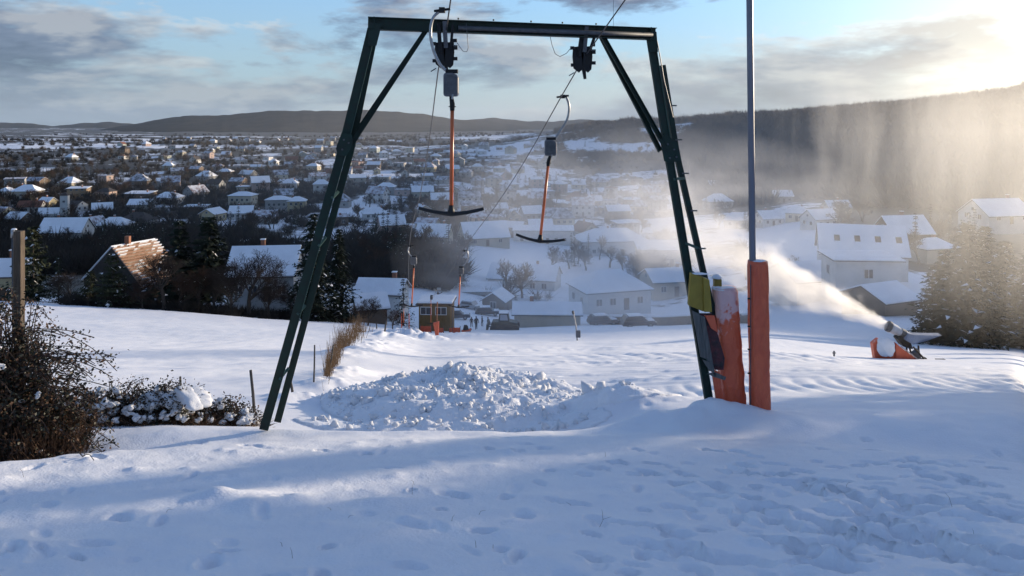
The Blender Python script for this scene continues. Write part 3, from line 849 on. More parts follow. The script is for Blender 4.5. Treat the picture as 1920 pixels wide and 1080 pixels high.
def frosted(base, z0):
    m = base.copy(); m.name = 'frosted_vinyl'
    nt = m.node_tree; bs = nt.nodes['Principled BSDF']
    src = bs.inputs['Base Color'].links[0].from_socket
    t = nt.nodes.new('ShaderNodeTexCoord'); sp = nt.nodes.new('ShaderNodeSeparateXYZ'); nt.links.new(t.outputs['Object'], sp.inputs[0])
    n = nt.nodes.new('ShaderNodeTexNoise'); n.inputs['Scale'].default_value = 6; n.inputs['Detail'].default_value = 6; n.inputs['Distortion'].default_value = 1.5
    nt.links.new(t.outputs['Object'], n.inputs['Vector'])
    a = nt.nodes.new('ShaderNodeMath'); a.operation = 'MULTIPLY_ADD'; nt.links.new(n.outputs['Fac'], a.inputs[0]); a.inputs[1].default_value = 1.5; nt.links.new(sp.outputs[2], a.inputs[2])
    b2 = nt.nodes.new('ShaderNodeMath'); b2.operation = 'MULTIPLY_ADD'; nt.links.new(sp.outputs[0], b2.inputs[0]); b2.inputs[1].default_value = -.9; nt.links.new(a.outputs[0], b2.inputs[2])
    r = nt.nodes.new('ShaderNodeMapRange'); r.inputs[1].default_value = z0 + .70; r.inputs[2].default_value = z0 + .92; r.inputs[4].default_value = .72
    nt.links.new(b2.outputs[0], r.inputs[0])
    mx = nt.nodes.new('ShaderNodeMixRGB'); nt.links.new(r.outputs[0], mx.inputs[0]); nt.links.new(src, mx.inputs[1]); mx.inputs[2].default_value = (.76, .60, .60, 1)
    nt.links.new(mx.outputs[0], bs.inputs['Base Color'])
    return m
frost_pad = frosted(red_vinyl, 1.30)
frost_vinyl = vinyl('frosted_vinyl', (0.70, 0.62, 0.62), (0.55, 0.13, 0.08))
yellow_m = mat('yellow_plastic', (0.30, 0.215, 0.03), rough=.5, vary=.25, vscale=6)
wood_grey = mat('weathered_board', (0.13, 0.13, 0.125), rough=.8, vary=.4, vscale=6, stretch=(6, 6, .6), bump=.4, bscale=30)
def pad(name, parent, a, c, w, dpt, wrinkle, mt, n=28, seg=34, flare=1.0, seed=0, creases=()):
    """a padded sleeve: rounded tube with folds and creases"""
    a, c = Vector(a), Vector(c)
    vs_, fs_ = [], []
    for i in range(seg + 1):
        t = i / seg
        p = c.lerp(a, t)
        for k in range(n):
            th = 2 * math.pi * k / n
            cx_, sy_ = math.cos(th), math.sin(th)
            rx = w / 2 * (flare + (1 - flare) * t); ry = dpt / 2
            e = 0.62
            x = math.copysign(abs(cx_) ** e, cx_) * rx; y = math.copysign(abs(sy_) ** e, sy_) * ry
            nz = float(fbm(np.array([k / n * 14 + seed + t * 5]), np.array([t * 16 - k / n * 6 + seed]), 3)[0])
            f = 1 + wrinkle * nz
            for (ct, cw, ca) in creases:
                f -= ca * math.exp(-((t - ct - .02 * math.sin(th * 2)) / cw) ** 2)
            end = min(t, 1 - t)
            f *= 0.93 + 0.07 * min(1, end / .03)
            vs_.append(p + Vector((x * f, y * f, 0)))
    for i in range(seg):
        for k in range(n):
            fs_.append((i * n + k, i * n + (k + 1) % n, (i + 1) * n + (k + 1) % n, (i + 1) * n + k))
    fs_.append(tuple(range(seg * n, seg * n + n))); fs_.append(tuple(reversed(range(n))))
    m = MB(); m.add(vs_, fs_)
    return m.build(name, mt, parent, smooth=True)
YP = 10.95
pole = empty('padded_pole', P(1424, 772, YP), 0, 'tall grey steel pole with its foot wrapped in an orange pad', 'pole')
m_ = MB(); m_.tube([P(1421, 790, YP), P(1411, 490, YP), P(1405.5, 0, YP), P(1403, -190, YP)], .046, 16); m_.build('post', mat('grey_pole_paint', (0.16, 0.165, 0.20), rough=.38, vary=.25, vscale=3, stretch=(3, 3, .4), spec=.5), pole, smooth=True)
pd = pad('pad', pole, P(1425, 776, YP), P(1420.5, 489, YP), .275, .26, .035, red_vinyl, seed=3, creases=((.50, .012, .035), (.30, .01, .02), (.72, .015, .03)))
for z in (560, 612, 655, 700):
    m_ = MB(); c = P(1406, z, YP - .1); m_.tube([c, c - Vector((.03, 0, 0))], .012, 5); m_.build('strap', black, pd)
m_ = MB(); m_.box(P(1407.5, 630, YP - .108), (.012, .012, 2.0)); m_.build('seam', dsteel, pd)
def snow_cap(parent, c, rx, ry, h, name='snow_cap', seed=1):
    m = MB(); n = 14; vs_, fs_ = [], []
    rings = [(1.0, 0), (1.02, .35), (.8, .8), (.4, 1.0)]
    for f, z in rings:
        for k in range(n):
            th = 2 * math.pi * k / n
            w = 1 + .12 * math.sin(3 * th + seed) + .08 * math.sin(5 * th + 2 * seed)
            vs_.append(Vector(c) + Vector((math.cos(th) * rx * f * w, math.sin(th) * ry * f * w, h * z * (1 + .15 * math.sin(2 * th + seed)))))
    for i in range(3):
        for k in range(n):
            fs_.append((i * n + k, i * n + (k + 1) % n, (i + 1) * n + (k + 1) % n, (i + 1) * n + k))
    fs_.append(tuple(range(3 * n, 4 * n))); fs_.append(tuple(reversed(range(n))))
    m.add(vs_, fs_)
    return m.build(name, snow_m, parent, smooth=True)
snow_cap(pole, P(1421, 490, YP), .10, .10, .02)

legpad = empty('leg_padding', P(1370, 772, YR), 0, 'orange crash padding around the right portal leg, frosted white at the top', 'crash pad')
pad('pad', legpad, P(1377, 778, YR + .16), P(1358, 538, YR + .16), .345, .32, .05, frost_pad, seed=9, flare=1.0, creases=((.58, .02, .03), (.8, .02, .04)))
snow_cap(legpad, P(1355, 541, YR + .16), .17, .15, .035, seed=2)
m_ = MB(); m_.prism([P(1334, 690, YR - .02), P(1350, 700, YR - .02), P(1358, 772, YR - .02), P(1346, 772, YR - .02)], (0, .05, 0)); m_.build('torn_flap', red_vinyl, legpad)
ybox = empty('yellow_box', P(1312, 585, YR - .1), 0, 'yellow plastic box fixed to the right portal leg above the pads', 'box')
m_ = MB(); m_.prism([P(1295, 512, YR - .12), P(1318, 520, YR - .12), P(1329, 524, YR - .12), P(1334, 584, YR - .12), P(1318, 584, YR - .12), P(1291, 573, YR - .12)], (0, .09, 0)); m_.build('box_body', yellow_m, ybox, bevel=.01)
m_ = MB(); m_.prism([P(1318, 520, YR - .125), P(1329, 524, YR - .125), P(1334, 584, YR - .125), P(1320, 584, YR - .125)], (0, -.03, 0)); m_.build('box_side', yellow_m, ybox)
m_ = MB(); m_.box(P(1345, 532, YR + .2), (.10, .10, .14)); m_.build('box_end', yellow_m, ybox)
snow_cap(ybox, P(1311, 514, YR - .075), .13, .05, .02, seed=4)
snow_cap(ybox, P(1344, 522, YR + .2), .07, .06, .05, seed=5)
brd = empty('board_shield', P(1325, 720, YR - .1), 0, 'dark weathered boards and torn black mat lashed to the right portal leg', 'boards')
def slat(pts, mt, off, name):
    m = MB(); m.prism([p - FN * off for p in pts], FN * .022); m.build(name, mt, brd)
slat([P(1291, 578, YR), P(1304, 584, YR), P(1318, 668, YR), P(1307, 664, YR)], wood_grey, .14, 'board')
slat([P(1305, 586, YR), P(1314, 590, YR), P(1332, 690, YR), P(1322, 690, YR)], wood_grey, .14, 'board')
slat([P(1309, 668, YR), P(1326, 674, YR), P(1334, 700, YR), P(1316, 680, YR)], wood_grey, .165, 'board')
slat([P(1318, 694, YR), P(1334, 692, YR), P(1352, 700, YR), P(1350, 706, YR), P(1330, 700, YR)], wood_grey, .165, 'board')
black_mat = mat('torn_black_mat', (0.022, 0.016, 0.018), rough=.5, vary=.5, vscale=10, color2=(0.10, 0.02, 0.025), bump=.8, bscale=10, bdist=.06)
slat([P(1303, 585, YR), P(1330, 585, YR), P(1354, 668, YR), P(1352, 690, YR), P(1336, 690, YR), P(1316, 640, YR)], black_mat, .085, 'mat')
slat([P(1316, 588, YR), P(1334, 588, YR), P(1340, 620, YR), P(1328, 612, YR)], red_vinyl, .11, 'pad_corner')
# ------------------------------------------------------------------ vegetation builders
bark = mat('bark', (0.075, 0.058, 0.045), rough=.9, vary=.5, vscale=6, bump=.4, bscale=20)
twig_m = mat('twigs', (0.052, 0.040, 0.034), rough=.95, vary=.4, vscale=.8, spec=.1)
twig_red = mat('reddish_twigs', (0.070, 0.042, 0.030), rough=.95, vary=.4, vscale=.8, spec=.1)
needle = mat('needles', (0.022, 0.034, 0.022), rough=.85, vary=.55, vscale=.9, spec=.15)
needle_b = mat('olive_needles', (0.040, 0.048, 0.024), rough=.85, vary=.5, vscale=.8, spec=.15)

def tri_strip_mesh(name, segs, n, mats, mi=None):
    """segs: array (k, 8) = p0, p1, r0, r1 -> n-sided open prisms"""
    S = np.array(segs, dtype=np.float64)
    p0, p1, r0, r1 = S[:, 0:3], S[:, 3:6], S[:, 6], S[:, 7]
    d = p1 - p0; L = np.linalg.norm(d, axis=1, keepdims=True); d = d / np.maximum(L, 1e-6)
    ref = np.where(np.abs(d[:, 2:3]) < .9, np.array([[0, 0, 1.0]]), np.array([[1.0, 0, 0]]))
    a = np.cross(d, ref); a /= np.linalg.norm(a, axis=1, keepdims=True)
    b_ = np.cross(d, a)
    V = []
    for p, r in ((p0, r0), (p1, r1)):
        for k in range(n):
            th = 2 * math.pi * k / n
            V.append(p + (a * math.cos(th) + b_ * math.sin(th)) * r[:, None])
    V = np.stack(V, 1)
    base = (np.arange(len(S)) * 2 * n)[:, None, None]
    f = np.array([[k, (k + 1) % n, n + (k + 1) % n, n + k] for k in range(n)])[None]
    return V.reshape(-1, 3), (base + f).reshape(-1)

def grow(rnd, h, spread=0.55, levels=5, split=3, r0=None, up=.25, first=.30):
    """skeleton of a bare tree: (limb segments, twig segments)"""
    limbs, twigs = [], []
    r0 = r0 or h * .022
    def rec(p, d, L, r, lv):
        n = 3 if lv < 2 else 2
        q = p.copy()
        dd = d.copy()
        for i in range(n):
            dd = dd + np.array([rnd.gauss(0, .13), rnd.gauss(0, .13), rnd.gauss(0, .07) + up * .10]); dd /= np.linalg.norm(dd)
            e = q + dd * (L / n)
            ra, rb = r * (1 - .35 * i / n), r * (1 - .35 * (i + 1) / n)
            (limbs if lv <= 2 else twigs).append((*q, *e, ra, rb))
            if lv < levels and (i > 0 or lv > 0):
                for s in range(split if i == n - 1 else rnd.choice((1, 2))):
                    ax = np.array([rnd.gauss(0, 1), rnd.gauss(0, 1), rnd.gauss(0, .6)])
                    ax -= dd * ax.dot(dd); ax /= np.linalg.norm(ax) + 1e-9
                    nd = dd * math.cos(spread) + ax * math.sin(spread) * rnd.uniform(.7, 1.35); nd[2] += up * .5; nd /= np.linalg.norm(nd)
                    rec(e, nd, L * rnd.uniform(.55, .78), rb * .62, lv + 1)
            q = e
    rec(np.array([0., 0, 0]), np.array([rnd.gauss(0, .05), rnd.gauss(0, .05), 1.0]), h * first, r0, 0)
    return limbs, twigs
def bare_meshes(seed, h, levels=5, split=3, spread=.55, first=.3, tw=1.0, mt=None):
    rnd = random.Random(seed)
    limbs, twigs = grow(rnd, h, spread, levels, split, first=first)
    top = max(s[5] for s in limbs + twigs)
    k = h / top
    def sc(S, m): return [tuple(c * k for c in s[:6]) + (s[6] * k, s[7] * k) for s in S] if m else S
    limbs = sc(limbs, 1)
    twigs = [tuple(c * k for c in s[:6]) + (max(s[6] * k, .010 * tw), max(s[7] * k, .006 * tw)) for s in twigs]
    v, f = tri_strip_mesh('t', limbs, 5, bark)
    a = np_mesh('trunk', v, f, 4, bark, smooth=True)
    v, f = tri_strip_mesh('c', twigs, 3, twig_m)
    c = np_mesh('crown', v, f, 4, mt or twig_m)
    return a, c
def conifer_meshes(seed, h, width, whorls=26, per=9, tris=9, droop=.35, mt=None, snow=.05, top=.0, bare_low=.05, size=1.0):
    """spruce / fir: whorls of drooping boughs made of needle sprays"""
    rnd = np.random.RandomState(seed)
    V, SN = [], []
    for w in range(whorls):
        t = (w + rnd.rand() * .7) / whorls
        z = h * (bare_low + (1 - bare_low) * t)
        R = width / 2 * ((1 - t) ** .85) * (0.75 + .5 * rnd.rand()) + .10
        npb = max(4, int(per * (1 - .45 * t)))
        a0 = rnd.rand() * 6.28
        for b in range(npb):
            a = a0 + 6.283 * b / npb + rnd.normal(0, .22)
            Rb = R * rnd.uniform(.6, 1.12)
            ca, sa = math.cos(a), math.sin(a)
            nt_ = max(4, int(tris * (0.4 + Rb / (width / 2))))
            for k in range(nt_):
                s = (k + .4 + .6 * rnd.rand()) / nt_
                rr = Rb * s
                zz = z - droop * rr * (1.0 + .3 * rnd.randn() * .4) + .10 * rr * (1 - s) + (0.12 * Rb * s * s)
                L = (0.10 + .20 * (1 - .5 * s)) * (width / 5) * rnd.uniform(.7, 1.4) * size
                lat = rnd.normal(0, .32) * (1 - .4 * s) * Rb * .55
                cx_, cy_ = ca * rr - sa * lat, sa * rr + ca * lat
                ang = a + rnd.normal(0, .7)
                dx, dy = math.cos(ang), math.sin(ang)
                tilt = rnd.normal(-.25, .35)
                tip = (cx_ + dx * L * 1.3, cy_ + dy * L * 1.3, zz + tilt * L - .05)
                s1 = (cx_ - dy * L * .42, cy_ + dx * L * .42, zz + rnd.normal(0, .05) - .25 * L)
                s2 = (cx_ + dy * L * .42, cy_ - dx * L * .42, zz + rnd.normal(0, .05) + .10 * L)
                tgt = SN if (rnd.rand() < snow * (1.6 if s > .5 else .6)) else V
                tgt.append((s1, s2, tip))
                if tgt is SN:
                    o = .04 * size
                    V.append(tuple((p[0], p[1], p[2] - o) for p in (s1, s2, tip)))
    V = np.array(V).reshape(-1, 3)
    cr = np_mesh('crown', V, np.arange(len(V)), 3, mt or needle)
    sn = None
    if SN:
        S = np.array(SN).reshape(-1, 3)
        sn = np_mesh('snow_load', S, np.arange(len(S)), 3, snow_m)
    m = MB(); m.tube([(0, 0, 0), (0, 0, h * .5), (0, 0, h * .97)], [h * .018, h * .011, .01], 7)
    tr = m.mesh('trunk', bark, True)
    return tr, cr, sn
def plant_tree(name, meshes, loc, label, cat='tree', group=None, rz=0.0, s=1.0, sz=None, sink=.15):
    o = empty(name, (loc[0], loc[1], loc[2] - sink), rz, label, cat, group)
    o.scale = (s, s, s if sz is None else sz)
    link('trunk', meshes[0], o); link('crown', meshes[1], o)
    if len(meshes) > 2 and meshes[2] is not None:
        link('snow_load', meshes[2], o)['kind'] = 'stuff'
    return o
def leaf_soup(pts, size, rnd, flat=.6):
    """one folded leaf (two triangles) per point"""
    n = len(pts)
    d = rnd.normal(size=(n, 3)); d[:, 2] *= flat; d /= np.linalg.norm(d, axis=1, keepdims=True)
    u = rnd.normal(size=(n, 3)); u -= d * (u * d).sum(1, keepdims=True); u /= np.linalg.norm(u, axis=1, keepdims=True)
    w = np.cross(d, u)
    s = size * rnd.uniform(.6, 1.4, (n, 1))
    a = pts - d * s; c = pts + d * s
    b1 = pts + u * s * .62 + w * s * .15; b2 = pts - u * s * .62 + w * s * .15
    V = np.stack([a, b1, c, b2], 1).reshape(-1, 3)
    return V, np.arange(len(V))
def lump_mesh(name, seed, mt, sub=2, rough=.25, squash=.75, sharp=False):
    bm = bmesh.new(); bmesh.ops.create_icosphere(bm, subdivisions=sub, radius=1.0)
    rnd = np.random.RandomState(seed); off = rnd.rand(3) * 50
    for v in bm.verts:
        n = float(fbm(np.array([v.co.x * 1.4 + off[0] + v.co.z]), np.array([v.co.y * 1.4 + off[1] - v.co.z]), 3)[0])
        v.co *= 1 + rough * n
        v.co.z *= squash
    me = bpy.data.meshes.new(name); bm.to_mesh(me); bm.free()
    me.materials.append(mt)
    me.polygons.foreach_set('use_smooth', [not sharp] * len(me.polygons))
    return me

# ------------------------------------------------------------------ bramble bush on the left and the snowed hedge
leaf_dark = mat('bramble_leaf', (0.026, 0.030, 0.018), rough=.55, vary=.5, vscale=5)
leaf_brown = mat('dead_leaf', (0.105, 0.055, 0.030), rough=.8, vary=.5, vscale=5)
cane_m = mat('bramble_cane', (0.060, 0.036, 0.026), rough=.8, vary=.4, vscale=5)
straw_m = mat('dry_straw', (0.17, 0.105, 0.055), rough=.9, vary=.4, vscale=4)
def bramble(name, label, cx, cy, rx, ry, hgt, ncane, nleaf, ngrass, seed, leaf=.035, snow_n=0, snow_s=.12, extra_canes=0):
    rnd = np.random.RandomState(seed)
    bz = Hs(cx, cy)
    root = empty(name, (cx, cy, bz), 0, label, 'bush')
    segs, tips = [], []
    def hz(x, y): return float(H0(np.array([cx + x]), np.array([cy + y]))[0]) - bz
    for i in range(ncane):
        th = rnd.rand() * 6.283; q = math.sqrt(rnd.rand())
        x, y = math.cos(th) * q * rx * .85, math.sin(th) * q * ry * .85
        z = hz(x, y) - .05
        top = hgt * max(0.12, (1 - q ** 2.2)) * rnd.uniform(.6, 1.15)
        dirx, diry = rnd.normal(0, .5), rnd.normal(0, .5)
        p = np.array([x, y, z]); n = 6
        for k in range(n):
            t = (k + 1) / n
            e = np.array([x + dirx * t * rx * .45, y + diry * t * ry * .45, z + top * (math.sin(t * 2.0) / math.sin(1.57)) * 1.0])
            e += rnd.normal(0, .03, 3)
            segs.append((*p, *e, .010 * (1 - .6 * (k / n)), .010 * (1 - .6 * t)))
            if k > 0: tips.append((p, e))
            p = e
    for i in range(extra_canes):
        th = rnd.uniform(-.4, .9); x, y = rx * .5 * rnd.rand(), rnd.normal(0, ry * .3); p = np.array([x, y, hgt * rnd.uniform(.2, .75)])
        d = np.array([rnd.uniform(.5, 1), rnd.normal(0, .3), rnd.uniform(.0, .7)])
        for k in range(6):
            d[2] -= .16; e = p + d * rx * .13 + rnd.normal(0, .015, 3)
            segs.append((*p, *e, .006, .005)); tips.append((p, e)); p = e
    v, f = tri_strip_mesh('s', segs, 4, cane_m)
    link('canes', np_mesh('canes', v, f, 4, cane_m), root)
    tips = np.array([[a, e] for a, e in tips])
    idx = rnd.randint(0, len(tips), nleaf)
    t = rnd.rand(nleaf, 1)
    pts = tips[idx, 0] * (1 - t) + tips[idx, 1] * t + rnd.normal(0, .05, (nleaf, 3))
    V, F = leaf_soup(pts, leaf, rnd)
    mi = (rnd.rand(nleaf) < .36).astype(int)
    o = link('leaves', np_mesh('leaves', V, F, 4, [leaf_dark, leaf_brown], mat_idx=mi), root); o['kind'] = 'stuff'
    if ngrass:
        g = []
        for i in range(ngrass):
            th = rnd.rand() * 6.283; q = math.sqrt(rnd.rand())
            x, y = math.cos(th) * q * rx * .95, math.sin(th) * q * ry * .95
            z = hz(x, y); hh = hgt * rnd.uniform(.12, .5) * (1.1 - q * .6)
            g.append((x, y, z - .03, x + rnd.normal(0, .14), y + rnd.normal(0, .14), z + hh, .005, .0015))
        v, f = tri_strip_mesh('g', g, 3, straw_m)
        o = link('dry_stems', np_mesh('dry_stems', v, f, 4, leaf_brown), root); o['kind'] = 'stuff'
    for i in range(snow_n):
        th = rnd.rand() * 6.283; q = math.sqrt(rnd.rand()) * .92
        x, y = math.cos(th) * q * rx, -abs(math.sin(th)) * q * ry if rnd.rand() < .7 else math.sin(th) * q * ry
        z = hz(x, y) + hgt * max(.05, 1 - q ** 2.2) * rnd.uniform(.25, .95)
        s = snow_s * rnd.uniform(.45, 1.25)
        link('snow_clump', CLUMPS[rnd.randint(len(CLUMPS))], root, (x, y, z), (rnd.normal(0, .3), rnd.normal(0, .3), rnd.rand() * 6), (s, s * .8, s * rnd.uniform(.6, .95)))
    return root
CLUMPS = [lump_mesh('snow_clump', 40 + i, snow_m, 3, .75, .8) for i in range(6)]
pb = P(10, 770, 9.5)
bramble('bramble_bush', 'large dark bramble bush with brown stems at the left edge', pb.x - .3, pb.y + .1, 1.25, .85, 2.0, 560, 30000, 4600, 3, leaf=.021, snow_n=26, snow_s=.05, extra_canes=70)
for i, (px, py, Y, rx, ry, hg, nl, sn, lab) in enumerate(((215, 790, 11.6, .85, .55, .62, 3200, 46, 'low bramble clump speckled with snow next to the large bush'),
                                      (320, 792, 11.9, .75, .5, .62, 3000, 34, 'low bramble clump under a thick white snow cushion'),
                                      (425, 785, 12.3, .62, .45, .42, 1600, 22, 'low straggly bramble clump nearest the left portal leg'))):
    p = P(px, py, Y)
    bramble('bramble_clump', lab, p.x, p.y, rx, ry, hg, 150, int(nl * 1.8), 900, 60 + i, leaf=.021, snow_n=int(sn * 2.0), snow_s=.06)
# the thick cushion on the middle clump
cl = [o for o in bpy.data.objects if o.get('label', '').startswith('low bramble clump under')][0]
cu = link('snow_cushion', lump_mesh('snow_cushion', 77, snow_m, 4, .6, .6), cl, (.22, -.10, .40), (0, .15, 0), (.34, .28, .20))
link('snow_cushion', lump_mesh('snow_cushion', 78, snow_m, 4, .6, .6), cl, (-.28, -.12, .38), (0, -.1, .5), (.20, .20, .15))
# dead twigs lying in the snow by the bush
for (a, c, r, lab) in (((30, 838), (110, 846), .012, 'dark broken branch lying on the snow below the bush'), ((142, 856), (176, 868), .007, 'short twig sticking out of the snow below the bush'),
                       ((150, 838), (190, 852), .008, 'thin forked twig at the right foot of the bush')):
    A_p, B_p = ground_px(*a), ground_px(*c)
    m = MB(); pts = []
    for k in range(6):
        t = k / 5; x = A_p[0] + (B_p[0] - A_p[0]) * t; y = A_p[1] + (B_p[1] - A_p[1]) * t
        pts.append((x, y, Hs(x, y) + .03 + .015 * math.sin(k * 2.1)))
    m.tube(pts, [r * (1 - .1 * k) for k in range(6)], 5)
    m.tube([pts[2], Vector(pts[3]) + Vector((.02, .04, .06)), Vector(pts[3]) + Vector((.05, .07, .09))], [r * .6, r * .45, r * .3], 4)
    tag(m.build('fallen_branch', bark, None, smooth=True), lab, 'branch', 'dead wood by the bush')
# dry stalks pricking through the near snow
g = []
for i in range(22):
    px, py = rs.uniform(20, 1880), rs.uniform(815, 1070)
    x, y = ground_px(px, py); z = Hs(x, y); hh = rs.uniform(.02, .085)
    a, b2 = rs.normal(0, .02, 2)
    g.append((x, y, z - .02, x + a, y + b2, z + hh * .7, .0016, .0011)); g.append((x + a, y + b2, z + hh * .7, x + a * 2.6, y + b2 * 2.4, z + hh, .0011, .0005))
v, f = tri_strip_mesh('g', g, 3, straw_m)
tag(link('dry_grass', np_mesh('dry_grass', v, f, 4, straw_m)), 'sparse dry grass stalks pricking through the near snow', 'grass', kind='stuff')

# ------------------------------------------------------------------ posts and fence
wood_post = mat('post_wood', (0.105, 0.078, 0.055), rough=.85, vary=.45, vscale=5, stretch=(5, 5, .5), bump=.5, bscale=25)
wp = empty('wooden_post', (P(36, 600, 10.6).x, 10.6, Hs(P(36, 600, 10.6).x, 10.6)), 0, 'squared brown wooden post behind the large bramble bush', 'post')
m_ = MB(); m_.beam((wp.location.x, 10.6, wp.location.z - .2), P(36, 433, 10.6),   .10,   .10, (1, 0, 0)); m_.build('post', wood_post, wp, bevel=.006)
m_ = MB(); m_.tube([P(25, 640, 10.7), P(24, 436, 10.7)], .016, 8); m_.build('conduit', dsteel, wp, smooth=True)
m_ = MB(); m_.tube([P(24, 431, 10.7), P(24, 446, 10.7)], .026, 8); m_.build('insulator', steel, wp, smooth=True)
snow_cap(wp, P(26, 431, 10.7), .035, .03, .02, seed=7)
post_m = mat('fence_post_wood', (0.095, 0.085, 0.075), rough=.85, vary=.4, vscale=5)
for (x0, y0, x1, y1, Y, r, lab) in ((478, 760, 470, 694, 13.6, .026, 'slim grey fence post right of the bramble clumps'), (551, 727, 541, 700, 16.0, .028, 'short leaning fence post behind the left portal leg'),
                               (588, 714, 590, 647, 18.5, .020, 'thin upright fence post at the start of the reeds'), (616, 692, 625, 646, 20.5, .022, 'thin tilted fence post beside the reeds'),
                               (339, 735, 338, 706, 14.5, .022, 'fence post stub sticking up behind the snow cushion'),
                               (718, 636, 724, 602, 52, .06, 'leaning dark post near the station end of the fence'), (706, 622, 706, 605, 60, .05, 'small dark post near the station end of the fence')):
    a, c = P(x0, y0, Y), P(x1, y1, Y)
    a.z = min(a.z, Hs(a.x, a.y)) - .15
    m = MB(); m.tube([a, a.lerp(c, .5) + Vector((r * .3, 0, 0)), c], [r * 1.1, r, r * .9], 7)
    fp = empty('fence_post', a, 0, lab, 'fence post', 'fence posts between field and piste')
    m.build('stake', post_m, fp, smooth=True)
    if Y < 25:
        m = MB(); q = a.lerp(c, .72); m.tube([q + Vector((r * .8, -r, 0)), q + Vector((r * 1.6, -r * 1.2, 0))], .007, 5); m.build('staple', dsteel, fp)
# the strip of dry reeds along the fence
g = []
for i in range(1150):
    t = rs.rand() ** 1.4
    px = 612 + 66 * t + rs.normal(0, 3 + 7 * t); Y = 19.5 + 38 * t ** 1.2 + rs.normal(0, .5)
    x, y = (px - CX) / FPX * Y, Y
    z = Hs(x, y) if i % 2 == 0 else float(H0(np.array([x]), np.array([y]))[0])
    hh = rs.uniform(.2, .95) * (.65 + .6 * t) * (.6 + .8 * abs(math.sin(px * .31))) * (1.25 if i % 7 == 0 else 1)
    a, b2 = rs.normal(.08, .16, 2) * hh
    wd = .004 + .008 * t
    g.append((x, y, z - .03, x + a, y + b2, z + hh, wd, wd * .4))
v, f = tri_strip_mesh('g', g, 3, straw_m)
tag(link('dry_reeds', np_mesh('dry_reeds', v, f, 4, straw_m)), 'strip of dry straw coloured reeds along the fence', 'reeds', kind='stuff')

# ------------------------------------------------------------------ heap of snow clods on the piste
X0, Y0 = -1.0, 16.4
def pile_h(x, y):
    q = ((x - X0) / 3.0) ** 2 + ((y - Y0) / 3.4) ** 2
    h = .70 * np.clip(1 - q, 0, 1) ** 1.0 * (1 + .25 * fbm(x * .8 + 3, y * .8, 3))
    q2 = ((x - 1.9) / 1.5) ** 2 + ((y - 14.6) / 1.1) ** 2
    h2 = .07 * np.clip(1 - q2, 0, 1) * (1 + .3 * fbm(x * 1.5, y * 1.5, 3))
    q3 = ((x + 1.0) / 3.0) ** 2 + ((y - 13.4) / .8) ** 2
    h3 = .16 * np.clip(1 - q3, 0, 1) * (1 + .5 * fbm(x * 1.5 + 9, y * 1.5, 3))
    return np.maximum(np.maximum(h, h2), h3)
gx, gy = np.meshgrid(np.linspace(X0 - 4.2, X0 + 5.2, 190), np.linspace(12.2, Y0 + 3.6, 140))
gz = H(gx.ravel(), gy.ravel()).reshape(gx.shape)
ph = pile_h(gx, gy)
gz2 = gz + ph - .10 * (ph < .02) + np.clip(ph * 4, 0, 1) * (.05 * fbm(gx * 4, gy * 4, 3) + .03 * np.abs(fbm(gx * 9, gy * 9, 2)))
pile = empty('snow_heap', (X0, Y0, Hs(X0, Y0)), 0, 'big heap of lumpy snow clods on the piste behind the crest', 'snow heap')
off = np.array(pile.location)
n_, mm_ = gx.shape
i2 = np.arange((n_ - 1) * mm_).reshape(n_ - 1, mm_)[:, :-1]
q = np.stack([i2, i2 + 1, i2 + mm_ + 1, i2 + mm_], -1).reshape(-1)
link('heap', np_mesh('heap', np.stack([gx, gy, gz2], -1).reshape(-1, 3) - off, q, 4, snow_m, smooth=True), pile)
CLODS = [lump_mesh('snow_clod', 90 + i, snow_m, 1, .55, .85, sharp=False) for i in range(6)]
rest_v, rest_f, nvt = [], [], 0
clods = []
while len(clods) < 2600:
    x, y = rs.uniform(X0 - 3.6, X0 + 4.8), rs.uniform(12.8, Y0 + 3.2)
    hh = float(pile_h(np.array([x]), np.array([y]))[0])
    if hh < .05 or rs.rand() > .35 + hh:
        continue
    s = .014 + .055 * rs.rand() ** 2.4 + (.08 * rs.rand() if rs.rand() < .07 else 0)
    clods.append((s / y, x, y, hh, s))
clods.sort(reverse=True)
cz = H(np.array([c[1] for c in clods]), np.array([c[2] for c in clods]))
for i, (k, x, y, hh, s) in enumerate(clods):
    z = cz[i] + hh + s * .25
    rot = (rs.rand() * 6, rs.rand() * 6, rs.rand() * 6)
    sc = (s * rs.uniform(.8, 1.4), s * rs.uniform(.8, 1.3), s * rs.uniform(.7, 1.2))
    if i < 290:
        link('snow_clod', CLODS[i % 6], pile, Vector((x, y, z)) - pile.location, rot, sc)
    else:
        me = CLODS[i % 6]
        if i < 296 or True:
            co = np.empty(len(me.vertices) * 3); me.vertices.foreach_get('co', co); co = co.reshape(-1, 3) * np.array(sc)
            M3 = np.array(Euler(rot).to_matrix())
            fl = np.empty(len(me.loops), dtype=np.int32); me.loops.foreach_get('vertex_index', fl)
            rest_v.append(co @ M3.T + np.array([x, y, z]) - off); rest_f.append(fl + nvt); nvt += len(co)
o = link('snow_crumbs', np_mesh('snow_crumbs', np.concatenate(rest_v), np.concatenate(rest_f), 3, snow_m, smooth=True), pile); o['kind'] = 'stuff'

